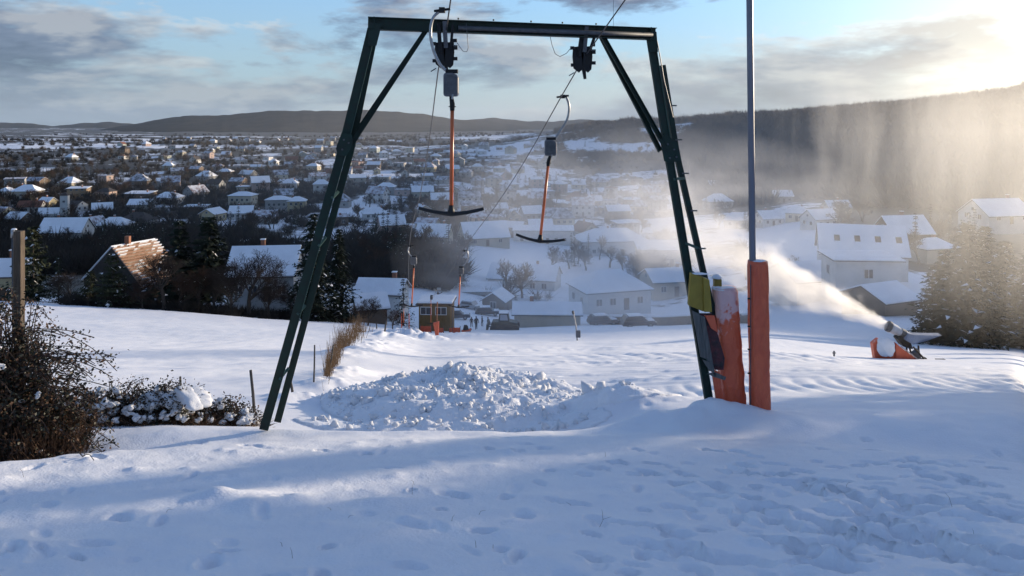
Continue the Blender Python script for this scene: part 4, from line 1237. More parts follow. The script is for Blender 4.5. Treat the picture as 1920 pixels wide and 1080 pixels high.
# ------------------------------------------------------------------ snow gun with its crash mats
YG = 38.0
kg = YG / FPX
gun_blue = mat('pale_blue_enamel', (0.42, 0.46, 0.52), rough=.45, vary=.25, vscale=3)
tarp = mat('blue_grey_tarpaulin', (0.24, 0.28, 0.37), rough=.6, vary=.3, vscale=3, bump=.5, bscale=4, bdist=.1)
gun = empty('snow_gun', P(1705, 678, YG), 0, 'snow gun on a dark stand blowing a white plume to the left', 'snow gun')
a, c = P(1714, 636, YG), P(1668, 613, YG)
m_ = MB(); m_.tube([a, a.lerp(c, .25), a.lerp(c, .7), a.lerp(c, .72), c], [.16, .20, .20, .24, .25], 16); m_.build('barrel', gun_blue, gun, smooth=False)
dv = (c - a).normalized()
m_ = MB(); m_.tube([c - dv * .02, c + dv * .10], .275, 18); m_.build('nozzle_ring', dsteel, gun)
m_ = MB(); m_.tube([a.lerp(c, .5) - dv * .12, a.lerp(c, .5) + dv * .10], .225, 16); m_.build('band', dsteel, gun)
m_ = MB(); m_.prism([P(1690, 630, YG - .25), P(1708, 642, YG - .25), P(1712, 655, YG - .25), P(1694, 650, YG - .25), P(1684, 636, YG - .25)], (0, .5, 0)); m_.build('yoke', black, gun)
for (x0, y0, x1, y1, dy) in ((1700, 648, 1700, 672, -.2), (1712, 650, 1733, 673, -.25), (1722, 648, 1723, 676, .1), (1705, 650, 1712, 678, .25)):
    m_ = MB(); m_.tube([P(x0, y0, YG + dy), P(x1, y1, YG + dy * 2)], .045, 6); m_.build('stand_leg', black, gun)
m_ = MB(); m_.prism([P(1712, 664, YG), P(1724, 656, YG), P(1728, 674, YG), P(1714, 674, YG)], (0, .3, 0)); m_.build('motor_box', dsteel, gun)
m_ = MB(); m_.disc(P(1733, 674, YG - .3), (0, 1, 0), .12, .09, 14); m_.build('wheel', rubber, gun)
m_ = MB()
tp = [P(1704, 626, YG - .3), P(1714, 628, YG - .3), P(1740, 629, YG - .1), P(1766, 629, YG + .2), P(1738, 639, YG - .3), P(1712, 646, YG - .45), P(1698, 638, YG - .45)]
m_.prism(tp, (0, .35, .03)); m_.build('tarpaulin', tarp, gun)
mats_ = [('crash_mat', 'orange crash mat half buried in snow left of the snow gun', [(1637, 645), (1648, 636), (1664, 640), (1679, 648), (1679, 678), (1642, 678)], -.5, .35),
         ('crash_mat', 'wedge shaped orange crash mat leaning on the snow gun', [(1680, 643), (1690, 652), (1728, 680), (1679, 681)], -.6, .3)]
for n, lab, pts, dy, th in mats_:
    e = empty(n, P(pts[-1][0], 680, YG + dy), 0, lab, 'crash mat', 'crash mats round the snow gun')
    m = MB(); m.prism([P(x, y, YG + dy) for x, y in pts], (0, th, 0)); m.build('cover', red_vinyl, e, bevel=.03)
    if 'buried' in lab:
        lm = link('snow_drift', lump_mesh('snow_drift', 31, snow_m, 4, .25, 1.0), e, Vector(P(1661, 652, YG + dy - .1)) - e.location, (0, 0, 0), (.42, .30, .48))
        snow_cap(e, P(1658, 640, YG + dy + .15), .5, .2, .06, seed=3)
    else:
        m = MB(); m.beam(P(1690, 650, YG + dy - .02), P(1728, 679, YG + dy - .02), .10, .05, (0, 1, 0)); m.build('welt', mat('pale_canvas', (.45, .36, .33), rough=.8), e)
m_ = MB(); m_.box((0, 0, 0), (.42, .25, .12)); 
e = empty('cable_drum', P(1764, 677, YG - .5), 0, 'small reddish box on the snow right of the snow gun', 'box'); m_.build('body', mat('dull_red', (.22, .07, .06), rough=.7, vary=.3), e, world=False, bevel=.02)
m_ = MB(); m_.box((0, 0, .072), (.44, .27, .02)); m_.build('lid', dsteel, e, world=False)
p = P(1564, 660, 34); e = empty('hydrant', (p.x, p.y, Hs(p.x, p.y)), 0, 'tiny grey hydrant post on the snow left of the snow gun', 'hydrant')
m_ = MB(); m_.tube([(0, 0, -.1), (0, 0, .26), (0, 0, .29)], [.045, .045, .03], 8); m_.build('pipe', plastic, e, world=False)
m_ = MB(); m_.tube([(-.07, 0, .2), (.07, 0, .2)], .024, 6); m_.build('coupling', dsteel, e, world=False)
# ------------------------------------------------------------------ houses
def wallm(n, c): return mat('plaster_' + n, c, rough=.9, vary=.18, vscale=.5, bump=.2, bscale=3)
WALLS = {'white': (.62, .61, .58), 'cream': (.52, .47, .36), 'grey': (.34, .34, .33), 'yellow': (.48, .40, .24), 'ochre': (.36, .24, .14), 'pale green': (.36, .39, .34),
         'beige': (.46, .41, .33), 'brown': (.15, .11, .08), 'pinkish': (.46, .34, .29)}
WM = {k: wallm(k.replace(' ', '_'), v) for k, v in WALLS.items()}
tile_red = mat('red_tiles', (.20, .075, .045), rough=.85, vary=.4, vscale=1.2)
tile_dark = mat('dark_tiles', (.055, .045, .042), rough=.85, vary=.4, vscale=1.2)
roof_snow_m = mat('roof_snow', (.82, .84, .87), rough=.75, vary=.10, vscale=.35, spec=.15, bump=.4, bscale=1.2, bdist=.08)
thin_snow_r = mat('thin_snow_on_red_tiles', (.58, .60, .65), rough=.8, color2=(.16, .09, .075), vscale=.55, detail=6, lo=.38, hi=.56)
thin_snow_d = mat('thin_snow_on_dark_tiles', (.55, .57, .62), rough=.8, color2=(.08, .078, .08), vscale=.5, detail=6, lo=.40, hi=.60)
glass_m = mat('window_glass', (.018, .022, .030), rough=.08, spec=.6)
frame_m = mat('window_frame', (.55, .54, .52), rough=.6)
brick_m = mat('chimney_brick', (.30, .13, .075), rough=.9, vary=.3, vscale=4)
wood_b = mat('brown_timber', (.11, .07, .045), rough=.85, vary=.4, vscale=2, stretch=(1, 1, 4))
def win_mesh(w, h):
    m = MB(); m.box((0, -.03, 0), (w, .08, h)); m.cur = 1; 
    for sx in (-1, 1): m.box((sx * w * .245, -.074, 0), (w * .40, .012, h * .84))
    return m.mesh('window', [frame_m, glass_m])
WIN = win_mesh(1.15, 1.3); WIN_S = win_mesh(.9, .9); WIN_T = win_mesh(.9, 1.9)
_dm = MB(); _dm.box((0, -.03, 0), (1.0, .08, 2.05)); DOOR = _dm.mesh('door', wood_b)
def house(loc, rz, w, d, h, pitch=35, wall='cream', roof='gable', snow=1.0, tiles=None, over=.45, chim=1, win=3, storeys=1, label='', name='house', group=None, dormer=False, skylights=0, thick=.16, rnd=random, wins=WIN, cat='house', side_win=1, door=True):
    """ridge along local x; front is local -y"""
    root = empty(name, loc, rz, label, cat, group)
    tp = math.tan(math.radians(pitch))
    rise = d / 2 * tp
    mtw = WM[wall] if isinstance(wall, str) else wall
    m = MB()
    if roof == 'gable':
        m.prism([(-w / 2, -d / 2, -2.5), (-w / 2, d / 2, -2.5), (-w / 2, d / 2, h), (-w / 2, 0, h + rise), (-w / 2, -d / 2, h)], (w, 0, 0))
    else:
        m.box((0, 0, (h - 2.5) / 2), (w, d, h + 2.5))
    m.build('walls', mtw, root, world=False)
    mtile = tiles or tile_dark
    o = over
    snow_mt = roof_snow_m if (name != 'house' or group is None or rnd.random() < .34) else rnd.choice((thin_snow_r, thin_snow_d))
    def slab(z0, t, ov, nm, mt, par):
        m = MB()
        if roof == 'gable':
            e = h - ov * tp + z0; rg = h + rise + z0
            y = d / 2 + ov
            m.prism([(-w / 2 - ov * .8, -y, e), (-w / 2 - ov * .8, 0, rg), (-w / 2 - ov * .8, y, e), (-w / 2 - ov * .8, y, e + t), (-w / 2 - ov * .8, 0, rg + t * 1.15), (-w / 2 - ov * .8, -y, e + t)], (w + 1.6 * ov, 0, 0))
        elif roof == 'hip':
            x, y = w / 2 + ov, d / 2 + ov
            rl = max(.3, w / 2 - d / 2 * .85)
            e = h + z0; rg = e + (d / 2 + ov) * tp
            b = [(-x, -y), (x, -y), (x, y), (-x, y)]
            m.add([(*p, e) for p in b] + [(*p, e + t) for p in b] + [(-rl, 0, rg + t), (rl, 0, rg + t)],
                  [(3, 2, 1, 0), (0, 1, 5, 4), (1, 2, 6, 5), (2, 3, 7, 6), (3, 0, 4, 7), (4, 5, 9, 8), (5, 6, 9), (6, 7, 8, 9), (7, 4, 8)])
        else:       # single pitch, falling to the front
            x, y = w / 2 + ov, d / 2 + ov
            m.prism([(-x, -y, h + z0), (-x, y, h + d * tp * .5 + z0), (-x, y, h + d * tp * .5 + z0 + t), (-x, -y, h + z0 + t)], (2 * x, 0, 0))
        return m.build(nm, mt, par, world=False)
    rf = slab(.005, .10, o, 'roof', mtile, root)
    if snow > 0:
        slab(.11, thick, o * .93, 'roof_snow', snow_mt, rf)
    for k in range(chim):
        cx_ = rnd.uniform(-.3, .3) * w if not dormer else .3 * w
        zc = h + (rise if roof != 'flat' else d * tp * .25)
        m = MB(); m.box((cx_, .3, zc + .2), (.55, .55, 1.7)); c_ = m.build('chimney', brick_m, rf, world=False)
        m = MB(); m.box((cx_, .3, zc + 1.10), (.68, .68, .10)); m.build('chimney_cap', roof_snow_m, c_, world=False)
    # windows on the sides turned to the viewer
    view = Vector((-loc[0], -loc[1], 0)).normalized()
    sides = [((0, -1), w, d / 2), ((1, 0), d, w / 2), ((-1, 0), d, w / 2), ((0, 1), w, d / 2)]
    c_, s_ = math.cos(rz), math.sin(rz)
    for (nx, ny), L, offs in sides:
        if (nx * c_ - ny * s_) * view.x + (nx * s_ + ny * c_) * view.y < .25:
            continue
        gable_side = nx != 0
        n_ = max(1, int(round(win * L / w))) if not gable_side else min(side_win + 1, max(1, int(L / 3)))
        ang = math.atan2(ny, nx) + math.pi / 2
        for st in range(storeys):
            z = .2 + 1.35 + st * 2.7
            if z > h - .3: break
            for i in range(n_):
                u = (-.5 + (i + .5) / n_) * L * .86
                x, y = (u, ny * (offs + .002)) if not gable_side else (nx * (offs + .002), u)
                if door and st == 0 and i == n_ // 2 and not gable_side and ny < 0:
                    link('door', DOOR, root, (x, y, 1.0), (0, 0, ang)); continue
                link('window', wins, root, (x, y, z), (0, 0, ang))
        if gable_side and roof == 'gable' and rise > 1.8:
            link('window', WIN_S, root, (nx * (offs + .002), 0, h + rise * .35), (0, 0, ang))
    if dormer:
        m = MB(); yd = -d * .22; zd = h + rise * .38
        m.prism([(-.9 - w * .08, yd - 1.1, zd - .6), (.9 - w * .08, yd - 1.1, zd - .6), (.9 - w * .08, yd - 1.1, zd + .7), (-w * .08, yd - 1.1, zd + 1.6), (-.9 - w * .08, yd - 1.1, zd + .7)], (0, 2.4, 0))
        dm = m.build('dormer', mtw, root, world=False)
        m = MB()
        m.prism([(-1.2 - w * .08, yd - 1.4, zd + .55), (-w * .08, yd - 1.4, zd + 1.65), (1.2 - w * .08, yd - 1.4, zd + .55), (1.2 - w * .08, yd - 1.4, zd + .75), (-w * .08, yd - 1.4, zd + 1.9), (-1.2 - w * .08, yd - 1.4, zd + .75)], (0, 2.7, 0)); m.build('dormer_roof', roof_snow_m, dm, world=False)
        link('window', WIN_S, root, (-w * .08, yd - 1.105, zd + .2))
    for k in range(skylights):
        xk = -w * .3 + k * w * .24
        yk = -d * .27; zk = h + rise - abs(yk) * tp + .11 + thick + .05
        m = MB(); m.box((0, 0, 0), (.8, 1.1, .10)); sk = m.build('skylight', glass_m, root, world=False); sk.location = (xk, yk, zk); sk.rotation_euler = (math.atan(tp), 0, 0)
    return root
def place(px, py, wpx, ratio=.75, hpx=None, rz=0.0, Y=None, dz=0.0, **kw):
    """house whose foot shows at (px, py), wpx pixels wide"""
    p = P(px, py, Y) if Y else hit(px, py)
    if Y is not None:
        pass
    k = p.y / FPX
    w = wpx * k
    d = kw.pop('d', None) or max(4.0, w * ratio)
    h = hpx * k if hpx else 3.0
    return house((p.x, p.y + d * .5, p.z + dz), rz, w, d, h, **kw)

# ---- the house with the half melted tiled roof below the field
tile_ms = []
for i, c in enumerate(((.46, .29, .20), (.40, .24, .16), (.52, .38, .29), (.60, .52, .46))):
    tile_ms.append(mat('roof_tile_%s' % 'abcd'[i], c, rough=.85, vary=.35, vscale=6, bump=.2))
r1, r2 = Vector((-44.0, 85.0, -13.95)), Vector((-41.7, 90.5, -13.95))
e1 = Vector((-39.6, 83.0, -18.03)); e2 = e1 + (r2 - r1)
dirx = (r2 - r1).normalized(); slope_v = (e1 - r1); hor = Vector((slope_v.x, slope_v.y, 0)); hor.normalize()
tr = empty('tiled_house', ((r1 + r2) / 2) + Vector((0, 0, -7.0)), 0, 'old house with sunlit orange tiled roof half covered in snow', 'house')
g1 = r1 + (r1 - e1) * Vector((1, 1, 0)).length * 0
other = Vector((-(e1 - r1).x, -(e1 - r1).y, (e1 - r1).z))
m_ = MB(); z0 = -22.5
A = [e1, e1 + other - (e1 - r1)]
bl_, brr = r1 + other, e1
ins = .35
def dn(v, z): return Vector((v.x, v.y, z))
p_e, p_o = e1 - hor * ins, r1 + other + hor * ins
m_.prism([dn(p_e, z0), dn(p_e, e1.z + .2), r1 - Vector((0, 0, .12)), dn(p_o, e1.z + .2), dn(p_o, z0)], r2 - r1)
m_.build('walls', mat('dark_gable_boards', (.05, .042, .036), rough=.9, vary=.4, vscale=1.5), tr)
m_ = MB(); up_ = dirx.cross(e1 - r1).normalized(); up_ = up_ if up_.z > 0 else -up_
m_.add([r1, r2, e2, e1, r1 - up_ * .1, r2 - up_ * .1, e2 - up_ * .1, e1 - up_ * .1], [(0, 1, 2, 3), (7, 6, 5, 4), (0, 4, 5, 1), (1, 5, 6, 2), (2, 6, 7, 3), (3, 7, 4, 0)])
rf = m_.build('roof', tile_ms[1], tr)
o2a, o2b = r1 + other, r2 + other
m_ = MB(); upo = Vector((-up_.x, -up_.y, up_.z))
m_.add([r1, r2, o2b, o2a, r1 + upo * .15, r2 + upo * .15, o2b + upo * .15, o2a + upo * .15], [(0, 1, 2, 3), (7, 6, 5, 4), (0, 4, 5, 1), (1, 5, 6, 2), (2, 6, 7, 3), (3, 7, 4, 0)])
m_.build('roof_snow', roof_snow_m, rf)
nrow, ncol = 15, 14
TM = []
for mt in tile_ms + [roof_snow_m]:
    m = MB(); m.box((0, 0, 0), (1, 1, 1)); TM.append(m.mesh('tile', mt))
Mx = Matrix((dirx, slope_v.normalized(), up_)).transposed().to_euler()
wl = (r2 - r1).length / ncol; wr = slope_v.length / nrow
for i in range(nrow):
    for j in range(ncol):
        c = r1 + dirx * ((j + .5) * wl) + slope_v.normalized() * ((i + .5) * wr) + up_ * (.045 + .02 * random.random())
        sn = fbm(np.array([j * .35 + 2]), np.array([i * .42]), 3)[0]
        k = 4 if (sn > .08 and random.random() < .85) else random.choice((0, 0, 1, 1, 2, 2, 3))
        link('tile', TM[k], rf, c - tr.location, Euler((Mx.x, Mx.y, Mx.z)), (wl * .96, wr * .97, .05 if k < 4 else .10))
m_ = MB(); c = r1.lerp(r2, .35); m_.box(c + Vector((0, 0, .35)), (.5, .5, 1.1)); m_.build('chimney', brick_m, tr)
# ---- hand placed houses of the foreground belt and the landmarks of the town
snow1 = dict(snow=1.0)
place(1, 560, 60, Y=80, hpx=62, rz=.15, wall='yellow', roof='gable', pitch=30, win=3, storeys=2, label='pale yellow two storey house at the left edge behind the post', dz=-1)
place(712, 574, 86, Y=104, hpx=24, rz=-.12, wall='white', roof='gable', pitch=30, win=3, label='white bungalow with snowy roof behind the tall spruce')
place(688, 592, 54, Y=93, hpx=14, rz=.35, wall='brown', roof='gable', pitch=28, win=1, chim=0, label='small shed with sunlit snowy roof left of the station', thick=.25, name='shed', cat='shed')
place(932, 588, 48, Y=140, hpx=24, rz=math.radians(72), d=4.2, wall='brown', roof='gable', pitch=32, chim=0, win=1, label='brown gabled hut right of the station', name='hut', cat='hut')
place(895, 572, 86, Y=154, hpx=24, rz=.04, wall='grey', roof='shed', pitch=6, chim=0, win=4, label='long dark grey flat roofed building behind the station', name='outbuilding', cat='building', wins=WIN_S)
place(1027, 613, 124, Y=108, hpx=24, rz=-.03, d=4.6, wall='beige', roof='gable', pitch=22, chim=1, win=7, label='long low beige building with a smooth snowy roof by the piste', name='long_building', cat='building', wins=WIN_S)
place(1148, 582, 130, Y=135, hpx=34, rz=.30, d=9, wall='white', roof='hip', pitch=30, win=4, storeys=1, chim=0, label='white house with big snowy hip roof above the long beige building')
place(985, 548, 128, Y=172, hpx=24, rz=-.22, d=9, wall='white', roof='gable', pitch=28, win=5, label='wide white house with long snowy roof in the mist')
place(1150, 480, 128, hpx=26, rz=.12, wall='white', roof='hip', pitch=26, d=13, win=4, label='broad white villa with snowy hip roof right of the hanging T-bar')
place(1262, 500, 122, hpx=30, rz=-.06, wall='beige', roof='shed', pitch=8, d=12, win=3, chim=0, label='beige block with flat snowy roof just left of the right portal leg', name='flat_block')
place(1020, 458, 112, hpx=24, rz=-.05, wall='white', roof='shed', pitch=6, d=10, win=6, chim=0, label='long white flat roofed building behind the right T-bar', name='flat_block', storeys=1)
place(812, 462, 62, hpx=18, rz=-.15, wall='cream', roof='gable', pitch=40, dormer=True, win=4, label='cream house with steep snowy roof and dormer left of the big T-bar')
place(905, 462, 86, hpx=16, rz=.3, wall='beige', roof='gable', pitch=38, win=3, label='house with broad snowy roof under the big T-bar')
place(1262, 556, 92, Y=158, hpx=28, rz=.2, d=8, wall='beige', roof='gable', pitch=25, win=3, label='house with ragged snowy roof left of the yellow box')
place(480, 566, 122, Y=102, hpx=50, rz=.12, d=9, wall='grey', roof='gable', pitch=33, win=4, storeys=1, label='grey house with a wide snowy roof behind the bare trees left of the spruce')
# right hand side
place(1636, 494, 150, Y=116, hpx=18, rz=-.30, d=8.0, wall='white', roof='gable', pitch=42, win=3, skylights=4, side_win=2, wins=WIN_T, chim=0, label='white gabled house with skylights in its snowy roof above the snow gun', door=False)
place(1632, 536, 118, Y=100, hpx=46, rz=-.08, d=6, wall='white', roof='shed', pitch=3, win=0, chim=0, label='plain white garage block below the gabled house', name='garage', cat='garage', door=False, side_win=0)
place(1672, 575, 86, Y=86, hpx=10, rz=.42, d=6, wall='brown', roof='gable', pitch=22, win=0, chim=0, label='low shed with snowy roof right of the plume', name='shed', cat='shed', door=False, side_win=0)
place(1708, 452, 84, Y=165, hpx=14, rz=.18, wall='brown', roof='gable', pitch=42, win=2, label='dark brown house with steep snowy roof behind the gabled house')
place(1760, 476, 66, Y=150, hpx=8, rz=.25, wall='beige', roof='hip', pitch=30, win=2, label='small house with snowy hip roof right of the gabled house')
place(1890, 420, 100, Y=190, hpx=16, rz=.2, wall='white', roof='gable', pitch=35, win=3, label='pale house at the right edge in the falling snow')
place(1530, 548, 110, Y=108, hpx=22, rz=.25, d=8, wall='white', roof='gable', pitch=24, win=2, chim=0, label='low white house half hidden by the plume')
for (px, py, w, h, rz, wall, rt, lab) in ((1446, 424, 46, 14, .3, 'white', 'gable', 'white house with snowy gable roof just right of the grey pole'), (1500, 415, 40, 14, -.4, 'cream', 'hip', 'cream house with hip roof second right of the grey pole'),
                                 (1545, 428, 56, 17, .35, 'white', 'gable', 'white house with steep snowy gable third right of the grey pole'), (1575, 402, 44, 12, .1, 'beige', 'gable', 'beige house up the slope above the white gabled row'),
                                 (1350, 392, 46, 13, .2, 'grey', 'hip', 'grey house with snowy hip roof between portal leg and pole'), (1385, 428, 44, 13, -.2, 'white', 'hip', 'white hip roofed house close left of the grey pole'),
                                 (1470, 380, 36, 12, .0, 'grey', 'gable', 'grey house under the dark wood right of the pole'), (1345, 360, 34, 11, .3, 'beige', 'gable', 'beige house under the snow strip right of the portal'), (1430, 372, 30, 10, .3, 'cream', 'gable', 'cream cottage right of the pole below the wood')):
    place(px, py, w, hpx=h, rz=rz, wall=wall, roof=rt, pitch=36, win=3, label=lab)
# church and its neighbours
pc = hit(118, 418)
kc = pc.y / FPX
ch = empty('church', pc, .25, 'pale church with a square tower catching the sun on the far left', 'church')
m_ = MB(); m_.box((3.2 * kc, 0, 15 * kc), (13 * kc, 13 * kc, 72 * kc)); m_.build('tower', WM['white'], ch, world=False)
tz = 51 * kc
m_ = MB(); q = 7.4 * kc; m_.add([(3.2 * kc - q, -q, tz), (3.2 * kc + q, -q, tz), (3.2 * kc + q, q, tz), (3.2 * kc - q, q, tz), (3.2 * kc, 0, tz + 7 * kc)], [(3, 2, 1, 0), (0, 1, 4), (1, 2, 4), (2, 3, 4), (3, 0, 4)]); m_.build('tower_roof', tile_dark, ch, world=False)
m_ = MB(); nl = 32 * kc; m_.prism([(-4 * kc, -9 * kc, -2), (-4 * kc, 9 * kc, -2), (-4 * kc, 9 * kc, 18 * kc), (-4 * kc, 0, 27 * kc), (-4 * kc, -9 * kc, 18 * kc)], (-nl, 0, 0)); m_.build('nave', WM['white'], ch, world=False)
m_ = MB(); m_.prism([(-4 * kc, -10 * kc, 17.3 * kc), (-4 * kc, 0, 27.4 * kc), (-4 * kc, 10 * kc, 17.3 * kc), (-4 * kc, 10 * kc, 18.6 * kc), (-4 * kc, 0, 29 * kc), (-4 * kc, -10 * kc, 18.6 * kc)], (-nl - 1.0, 0, 0)); m_.build('nave_roof', roof_snow_m, ch, world=False)
for i in range(4): link('window', WIN_T, ch, (-8 * kc - i * 7 * kc, -9 * kc - .002, 9 * kc))
for z in (40, 22): link('window', WIN_S, ch, (3.2 * kc, -6.5 * kc - .002, z * kc))
for (px, py, w, h, rz, wall, rt, pt, st, lab) in ((141, 372, 34, 17, .2, 'ochre', 'shed', 8, 2, 'ochre house with white flat roof above the church'), (84, 394, 26, 15, -.3, 'yellow', 'gable', 35, 2, 'yellow house left of the church tower'),
                                     (108, 462, 78, 26, .08, 'white', 'gable', 38, 1, 'long white barn like house below the church'), (42, 372, 44, 12, .1, 'beige', 'hip', 32, 1, 'beige hip roofed house at the far left above the yellow house'),
                                     (50, 400, 40, 12, .2, 'white', 'gable', 33, 1, 'white house with a dark red roof left of the yellow house'), (310, 382, 44, 10, .0, 'white', 'hip', 28, 1, 'white bungalow with bright snowy hip roof right of the church'),
                                     (362, 398, 40, 9, .05, 'grey', 'shed', 5, 1, 'grey house with a bright white flat roof above the pines'), (450, 392, 44, 24, -.05, 'cream', 'hip', 20, 2, 'two storey cream villa left of the portal leg'),
                                     (517, 402, 42, 26, .1, 'grey', 'hip', 20, 2, 'tall grey block of flats left of the portal leg'), (448, 412, 42, 12, .15, 'white', 'gable', 36, 1, 'white house with blue white roof below the cream villa'),
                                     (205, 438, 56, 14, .1, 'white', 'hip', 30, 1, 'white house right of the barn like house'), (250, 432, 54, 16, -.1, 'grey', 'hip', 34, 1, 'grey house with dark bare roof right of the barn like house'),
                                     (258, 402, 40, 18, .1, 'grey', 'gable', 30, 2, 'grey two storey house with pale gable right of the church'), (185, 405, 34, 12, .5, 'white', 'gable', 40, 1, 'white house with two sunlit gables next to the church'),
                                     (255, 376, 46, 12, .0, 'brown', 'shed', 8, 1, 'long brown building with snowy flat roof above the church road'), (540, 355, 30, 10, .1, 'white', 'hip', 30, 1, 'white house with snowy roof just left of the portal gusset'),
                                     (722, 365, 34, 13, .0, 'grey', 'hip', 28, 2, 'grey two storey house with sunlit chimney right of the portal leg'), (790, 372, 40, 12, .2, 'cream', 'gable', 32, 1, 'cream house behind the left rope'),
                                     (700, 412, 44, 10, .3, 'white', 'hip', 32, 1, 'white house with big rounded snow roof right of the portal leg'), (700, 318, 24, 9, .0, 'brown', 'gable', 30, 1, 'brown house with snowy roof in the dark trees right of the portal leg')):
    place(px, py, w, hpx=h, rz=rz, wall=wall, roof=rt, pitch=pt, storeys=st, win=4 if w > 38 else 3, label=lab, snow=0 if 'bare roof' in lab or 'red roof' in lab else 1, tiles=tile_red if 'red' in lab else None)
NOTABLE = [(o.location.x, o.location.y) for o in bpy.data.objects if o.parent is None and o.get('category') in ('house', 'church', 'building', 'garage', 'shed', 'hut')]

# ---- the rest of the town, row behind row
rt_ = random.Random(21)
cand, taken = [], [(CX + FPX * x / y, HY - FPX * Hs(x, y) / y, 44 * 240 / max(y, 100)) for x, y in NOTABLE]
tries = 0
while len(cand) < 185 and tries < 9000:
    tries += 1
    py = 262 + 205 * rt_.random() ** 1.35
    px = rt_.uniform(-30, 1240)
    if py < 268 and not (300 < px < 700): continue
    if px > 1040 and (py < 330 or py > 470): continue
    if px < 300 and 305 < py < 345: continue
    if px < 200 and py < 300: continue
    if 660 < px < 850 and py > 452: continue
    if py > 425 and 300 < px < 660: continue
    if py > 440 and px < 660: continue
    p = hit(px, py, 120)
    wpx = rt_.uniform(7, 11.5) * FPX / p.y
    if any(abs(px - q[0]) < (wpx + q[2]) * .50 and abs(py - q[1]) < (wpx + q[2]) * .22 for q in taken): continue
    taken.append((px, py, wpx)); cand.append((px, py, p, wpx))
ORD = ['first', 'second', 'third', 'fourth', 'fifth', 'sixth', 'seventh', 'eighth', 'ninth', 'tenth', 'eleventh', 'twelfth', 'thirteenth', 'fourteenth', 'fifteenth', 'sixteenth', 'seventeenth', 'eighteenth', 'nineteenth', 'twentieth', 'twenty-first', 'twenty-second', 'twenty-third', 'twenty-fourth', 'twenty-fifth', 'twenty-sixth', 'twenty-seventh', 'twenty-eighth', 'twenty-ninth', 'thirtieth'] + ['%dth' % i for i in range(31, 90)]
cand.sort(key=lambda c: c[1])
nrows = 12
per = math.ceil(len(cand) / nrows)
for r in range(nrows):
    row = sorted(cand[r * per:(r + 1) * per], key=lambda c: c[0])
    for i, (px, py, p, wpx) in enumerate(row):
        wall = rt_.choice(['white', 'white', 'cream', 'cream', 'grey', 'grey', 'grey', 'beige', 'beige', 'brown', 'pale green', 'pinkish', 'brown', 'yellow'])
        rt = rt_.choice(['gable', 'gable', 'gable', 'hip', 'hip', 'shed'])
        st = rt_.choice([1, 1, 1, 2])
        sn = 0 if rt_.random() < .10 else 1
        tl = tile_red if rt_.random() < .5 else tile_dark
        w = wpx * p.y / FPX
        rn = {'gable': 'gable roof', 'hip': 'hip roof', 'shed': 'flat roof'}[rt]
        rs_ = 'snowy ' if sn else ('bare red ' if tl is tile_red else 'bare dark ')
        far = p.y > 420
        lab = '%s house with %s%s, %s from left in %s row of town' % (wall, rs_, rn, ORD[i], ORD[r])
        house((p.x, p.y, p.z), rt_.uniform(-.5, .5) + (math.pi / 2 if rt_.random() < .25 else 0), w, w * rt_.uniform(.65, .9), (2.8 if st == 1 else 5.2) + rt_.uniform(-.2, .5), pitch=rt_.uniform(24, 42) if rt != 'shed' else 6,
              wall=wall, roof=rt, snow=sn, tiles=tl, storeys=st, win=3 if not far else 2, side_win=1 if not far else 0, chim=1 if rt_.random() < .6 else 0, label=lab, group='houses of the town', thick=.22, rnd=rt_, door=not far)

# ---- roads of the town, cleared of snow
road_m = mat('wet_asphalt', (.13, .13, .135), rough=.6, vary=.35, vscale=.3)
for k, path in enumerate((((196, 394), (260, 386), (330, 374), (420, 362)), ((430, 362), (520, 345), (640, 338)), ((60, 350), (20, 372), (5, 395)), ((880, 420), (960, 410), (1050, 418)))):
    pts = []
    for i in range(len(path) - 1):
        for q in range(12):
            t = q / 12; pts.append(hit(path[i][0] + (path[i + 1][0] - path[i][0]) * t, path[i][1] + (path[i + 1][1] - path[i][1]) * t, 120))
    Vv = []
    for i, p_ in enumerate(pts):
        d_ = (pts[min(i + 1, len(pts) - 1)] - pts[max(i - 1, 0)]); n_ = Vector((-d_.y, d_.x, 0)).normalized() * 2.6
        for s_ in (-1, 1):
            q_ = p_ + n_ * s_; Vv.append((q_.x, q_.y, max(Hs(q_.x, q_.y), p_.z - .3) + .25))
    me = bpy.data.meshes.new('town_road'); me.from_pydata(Vv, [], [(2 * i, 2 * i + 1, 2 * i + 3, 2 * i + 2) for i in range(len(pts) - 1)]); me.materials.append(road_m)
    tag(link('town_road', me), 'cleared road between the town houses', kind='structure')
# ------------------------------------------------------------------ bottom station, vehicles and skiers
def ground_at(px, Y):
    x = (px - CX) / FPX * Y
    return Vector((x, Y, Hs(x, Y)))
ochre_w = mat('ochre_boards', (.20, .115, .035), rough=.8, vary=.35, vscale=2, stretch=(6, 6, .8))
net_m = mat('orange_net', (.62, .10, .04), rough=.6, vary=.3, vscale=5)
st = ground_at(815, 88); kk = 88 / FPX
hut = empty('station_hut', st, -.06, 'ochre wooden lift hut with a snow slab on its flat roof', 'hut')
W, D, HH = 60 * kk, 3.2, 50 * kk
m = MB(); m.box((0, D / 2, HH / 2 - .3), (W, D, HH + .6)); m.build('walls', ochre_w, hut, world=False)
for i in range(13):
    m = MB(); x = -W / 2 + (i + .5) * W / 13; m.box((x, -.02, HH * .29), (W / 13 - .03, .03, HH * .56)); m.build('plank', ochre_w, hut, world=False)
m = MB(); m.box((0, D / 2, HH + .07), (W + .5, D + .5, .12)); rf = m.build('roof', wood_b, hut, world=False)
m = MB(); m.box((0, D / 2, HH + .26), (W + .46, D + .46, .24)); m.build('roof_snow', roof_snow_m, rf, world=False, bevel=.08)
